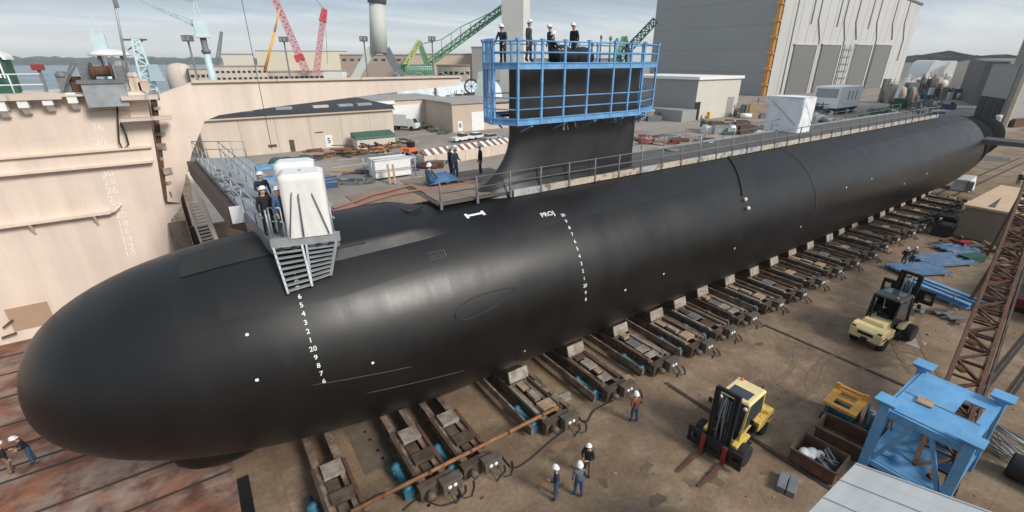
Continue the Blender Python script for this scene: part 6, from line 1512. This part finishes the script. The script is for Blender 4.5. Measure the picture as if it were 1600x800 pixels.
b = MB(); b.bar(G(1398,158,2),AY(1410,128,G(1398,158,2).y),1.0); b.build('arm', M_white, lift, w=True); b = MB(); b.box(-2,-1.5,0,2,1.5,2.2); b.build('base', M_galvdk, lift)
# storage tents
for k,(xl,xr,yt,yb_,lb_) in enumerate(((1437,1461,94,118,'white storage tent leftmost below the wooded rise'),(1463,1490,95,112,'white storage tent right, below the wooded rise'))):
    a = atd(xl,yb_,620); c = atd(xr,yb_,620); zt = atd(xl,yt,620).z; r_ = (c-a).length/2; ctr = (a+c)/2
    t = T('storage_tent', lb_, 'tent', (ctr.x,ctr.y,0), -YAW-.3, 'white storage tents')
    b = MB(); b.grid(16,6,lambda u,v_: Vector((-r_*math.cos(PI*u),-12+40*v_,zt*math.sin(PI*u)**.7))); b.add([Vector((-r_*math.cos(PI*u/16),-12,zt*math.sin(PI*u/16)**.7)) for u in range(17)],[tuple(range(17))]); b.build('cover', M_whitecov, t)
far_building('pale long shed under the wooded rise at hall corner', 1400, 1437, 108, 98, 700, M_pale, 20)
# sheds at right
def gable(label, P_, Q_, depth, h, m1, m2, hr):
    """box with a front from P to Q (ground points) extending depth to the right-back"""
    d_ = (Q_-P_).normalized(); n_ = Vector((-d_.y,d_.x,0)); n_ = n_ if n_.dot(Vector((1,0,0))) > 0 else -n_
    t = T('storage_shed', label, 'shed', tuple(P_))
    b = MB(); B_ = [P_,Q_,Q_+n_*depth,P_+n_*depth]; tp = [B_[0]+Vector((0,0,h)),B_[1]+Vector((0,0,hr)),B_[2]+Vector((0,0,hr)),B_[3]+Vector((0,0,h))]
    b.hexa(B_,tp); b.build('walls', m1, t, w=True)
    b = MB(); e_ = Vector((0,0,.02)); b.hexa([p_+e_ for p_ in tp],[p_+Vector((0,0,.7)) for p_ in tp]); b.build('roof', m2, t, w=True)
    return t,d_,n_
# shed with pale gable and dark flank, doorway at its foot
P_ = atd(1482,138,330); P_.z = 0; Q_ = atd(1507,146,300); Q_.z = 0
t,d_,n_ = gable('pale gabled shed with dark flank and black doorway, farther of the right sheds', P_, Q_, 30, atd(1488,97,330).z, M_pale, M_darkgrey, atd(1516,91,300).z)
zt = atd(1516,91,300).z; R_ = Q_+Vector((.4,-.4,0)); S_ = atd(1552,168,262); S_.z = 0
b = MB(); b.hexa([Q_+Vector((0,-.3,0)),S_,S_+Vector((6,8,0)),Q_+Vector((8,4,0))],[Q_+Vector((0,-.3,zt)),S_+Vector((0,0,zt*.93)),S_+Vector((6,8,zt*.93)),Q_+Vector((8,4,zt))]); b.build('flank', M_darkgrey, t, w=True)
c = P_.lerp(Q_,.42); b = MB(); b.cbox(c-n_*.12+Vector((0,0,2)),(7,.15,4),math.atan2(d_.y,d_.x)); b.build('doorway', M_black, t, w=True)
# nearer grey block with dark opening
P_ = atd(1521,182,205); Q_ = atd(1559,190,190); P_.z = Q_.z = 0
t,d_,n_ = gable('grey block with wide dark openings below, nearer of the right sheds', P_, Q_, 16, atd(1535,104,205).z, mat('mid_grey_wall',(.33,.325,.31),.7,var=.05,scale=.1), M_greywall, atd(1570,104,190).z)
h_ = atd(1530,150,200).z; L_ = (Q_-P_).length
b = MB(); 
for k in range(3): c = P_+d_*(L_*(k+.5)/3); b.cbox(c-n_*.15+Vector((0,0,h_*.5)),(L_/3-.9,.2,h_*.98),math.atan2(d_.y,d_.x))
b.build_sep('opening', M_black, t, w=True)
# tall wall cut by the right edge
Q_ = G(1566,199)
tw = T('tall_shop', 'tall taupe workshop wall leaning into frame at the right edge', 'building', tuple(Q_))
ztop = 44
Ex = Vector((Q_.x+60,Q_.y-12,0))
M_tw1 = mat('taupe_cladding',(.27,.245,.215),.7,var=.06,scale=.1); M_tw2 = mat('taupe_ribbed',(.33,.325,.31),.7,var=.06,scale=.1,seam=[('x',5.0,.2,.8)])
Kx = G(1550,188)
b = MB(); b.hexa([Kx,Q_,Ex,Kx+(Ex-Q_)],[v_+Vector((0,0,ztop)) for v_ in (Kx,Q_,Ex,Kx+(Ex-Q_))]); b.build('walls', M_tw1, tw, w=True)
b = MB(); dd_ = (Ex-Q_).normalized(); nn_ = Vector((dd_.y,-dd_.x,0))*.25; b.hexa([Q_+dd_*1.6,Ex,Ex+nn_,Q_+dd_*1.6+nn_],[v_+Vector((0,0,ztop-2)) for v_ in (Q_+dd_*1.6,Ex,Ex+nn_,Q_+dd_*1.6+nn_)]); b.build('ribbed_face', M_tw2, tw, w=True)
b = MB(); b.bar(Q_+nn_*1.5,Q_+nn_*1.5+Vector((0,0,ztop)),.8); b.build('corner_post', mat('corner_cream',(.50,.43,.33),.7), tw, w=True)
b = MB(); b.hexa([Q_+dd_*1.6+nn_*3,Ex+nn_*3,Ex+nn_*6,Q_+dd_*1.6+nn_*6],[v_+Vector((0,0,2.2)) for v_ in (Q_+dd_*1.6+nn_*3,Ex+nn_*3,Ex+nn_*6,Q_+dd_*1.6+nn_*6)]); b.build('plinth', M_rust, tw, w=True)
wfr = T('white_fixture', 'small white bracket fixture behind the black propulsor', 'fixture', tuple(G(1552,205,0)))
b = MB(); b.prism([(-1.2,0),(-.6,0),(1.6,3.4),(1.6,3.9),(-1.2,3.9),(-1.2,3.4),(.6,3.4)],'y',-.4,.4); b.build('bracket', M_pale, wfr)

clutter('low scrap and pallets on the yard left of the white tank skid', (500,585), 262, 74, 16, [M_wood,M_plate,M_brown,M_galvdk,M_rust], .8)
clutter('drums and pipe lengths before the striped barrier', (640,690), 255, 80, 14, [M_galvdk,M_plate,M_rust,M_carblue,M_white], 1.1)
clutter('red and grey pipe stores filling yard behind aft walkway', (1005,1120), 210, 84, 40, [M_rust,M_plate,M_redhose,M_galv,M_galvdk,M_wood], .9)
clutter('crates and drums close behind the wrapped enclosure', (1120,1200), 192, 105, 36, [M_plate,M_galv,M_brown,M_pale,M_galvdk,M_wood], 1.6)
clutter('far parked plant along the foot of the hall doors', (1240,1300), 158, 190, 22, [M_galvdk,M_plate,M_white,M_cardark,M_brown], 3.0)
clutter('small stores between the white trailer and parked cars', (1350,1410), 172, 170, 30, [M_plate,M_white,M_galvdk,M_dkgreen,M_brown,M_rust], 2.0)
clutter('roof plant and pipes along the skyline sheds', (420,540), 116, 290, 26, [M_pale,M_beige3,M_galvdk,M_white,M_rust], 6)

clutter('white and grey stores along the foot of the right sheds', (1440,1500), 140, 300, 30, [M_white,M_plate,M_galvdk,M_teal,M_rust], 4.5)
clutter('mixed plant between the boom lift and right sheds', (1395,1490), 158, 235, 40, [M_white,M_plate,M_cardark,M_carblue,M_galvdk,M_rust,M_brown], 2.6)
# ================================================================== LIGHT, SKY, CAMERA
EL, AZ_ = 42.0, None
sdir = Vector((.28,-.75,.56)).normalized()
sun = bpy.data.lights.new('sun','SUN'); sun.energy = 2.6; sun.angle = rad(17); sun.color = (1,.94,.86)
so = bpy.data.objects.new('sun', sun); COL.objects.link(so); so.rotation_euler = sdir.to_track_quat('Z','Y').to_euler()
wd = bpy.data.worlds.new('World'); SC.world = wd; wd.use_nodes = True
nt = wd.node_tree; N = nt.nodes; L = nt.links; N.clear()
out = N.new('ShaderNodeOutputWorld'); bg = N.new('ShaderNodeBackground'); bg2 = N.new('ShaderNodeBackground'); mx = N.new('ShaderNodeMixShader')
sky = N.new('ShaderNodeTexSky'); sky.sky_type = 'NISHITA'; sky.sun_disc = False
sky.sun_elevation = math.asin(sdir.z); sky.sun_rotation = math.atan2(sdir.x, sdir.y)
L.new(sky.outputs[0], bg.inputs[0]); bg.inputs[1].default_value = .08
tc = N.new('ShaderNodeTexCoord'); sx = N.new('ShaderNodeSeparateXYZ'); L.new(tc.outputs['Generated'], sx.inputs[0])
# cloud sheet: project the view direction on a layer overhead
mz = N.new('ShaderNodeMath'); mz.operation = 'ADD'; mz.inputs[1].default_value = .10; L.new(sx.outputs[2], mz.inputs[0])
mzz = N.new('ShaderNodeMath'); mzz.operation = 'MAXIMUM'; mzz.inputs[1].default_value = .03; L.new(mz.outputs[0], mzz.inputs[0])
dv = N.new('ShaderNodeVectorMath'); dv.operation = 'DIVIDE'; L.new(tc.outputs['Generated'], dv.inputs[0])
cx = N.new('ShaderNodeCombineXYZ'); [L.new(mzz.outputs[0], cx.inputs[i]) for i in range(3)]; L.new(cx.outputs[0], dv.inputs[1])
mp = N.new('ShaderNodeMapping'); mp.inputs['Scale'].default_value = (.55,1.5,0); mp.inputs['Rotation'].default_value = (0,0,rad(-56+90)); L.new(dv.outputs[0], mp.inputs['Vector'])
ns = N.new('ShaderNodeTexNoise'); ns.inputs['Scale'].default_value = .85; ns.inputs['Detail'].default_value = 8; ns.inputs['Roughness'].default_value = .55; ns.inputs['Distortion'].default_value = .4
L.new(mp.outputs[0], ns.inputs['Vector'])
rp = N.new('ShaderNodeValToRGB'); L.new(ns.outputs['Fac'], rp.inputs[0])
e = rp.color_ramp.elements; e[0].position = .36; e[0].color = (.33,.40,.475,1); e[1].position = .66; e[1].color = (.60,.66,.71,1)
k = rp.color_ramp.elements.new(.5); k.color = (.385,.475,.57,1)
# paler towards the horizon
hr = N.new('ShaderNodeMapRange'); hr.inputs[1].default_value = 0; hr.inputs[2].default_value = .10; hr.inputs[3].default_value = .85; hr.inputs[4].default_value = 0
L.new(sx.outputs[2], hr.inputs[0])
mc = N.new('ShaderNodeMix'); mc.data_type = 'RGBA'; L.new(hr.outputs[0], mc.inputs[0]); L.new(rp.outputs[0], mc.inputs[6]); mc.inputs[7].default_value = (.84,.84,.81,1)
L.new(mc.outputs[2], bg2.inputs[0]); bg2.inputs[1].default_value = .90
mx.inputs[0].default_value = .88
L.new(bg.outputs[0], mx.inputs[1]); L.new(bg2.outputs[0], mx.inputs[2]); L.new(mx.outputs[0], out.inputs[0])
cam = bpy.data.cameras.new('camera'); co = bpy.data.objects.new('camera', cam); COL.objects.link(co); SC.camera = co
cam.sensor_width = 36; cam.lens = F/1600*36; cam.clip_start = .1; cam.clip_end = 20000
M = Matrix((( _r.x,_u.x,-_fw.x,0),(_r.y,_u.y,-_fw.y,0),(_r.z,_u.z,-_fw.z,CH),(0,0,0,1))); co.matrix_world = M
SC.view_settings.view_transform = 'Standard'; SC.view_settings.look = 'None'; SC.view_settings.gamma = 1; SC.view_settings.exposure = 0.42
SC.view_settings.use_curve_mapping = False
hz_ = MB(); hz_.box(-6100,-500,-1.5,9100,9100,120)
ho = hz_.build('haze', bpy.data.materials.new('haze_air')); ho['kind'] = 'stuff'
hm_ = ho.data.materials[0]; hm_.use_nodes = True; hn = hm_.node_tree; hn.nodes.clear()
pv = hn.nodes.new('ShaderNodeVolumePrincipled'); pv.inputs['Density'].default_value = .00012; pv.inputs['Color'].default_value = (.93,.95,.97,1)
ao = hn.nodes.new('ShaderNodeOutputMaterial'); hn.links.new(pv.outputs[0], ao.inputs['Volume'])
SC.cycles.use_denoising = True
SC.cycles.max_bounces = 6
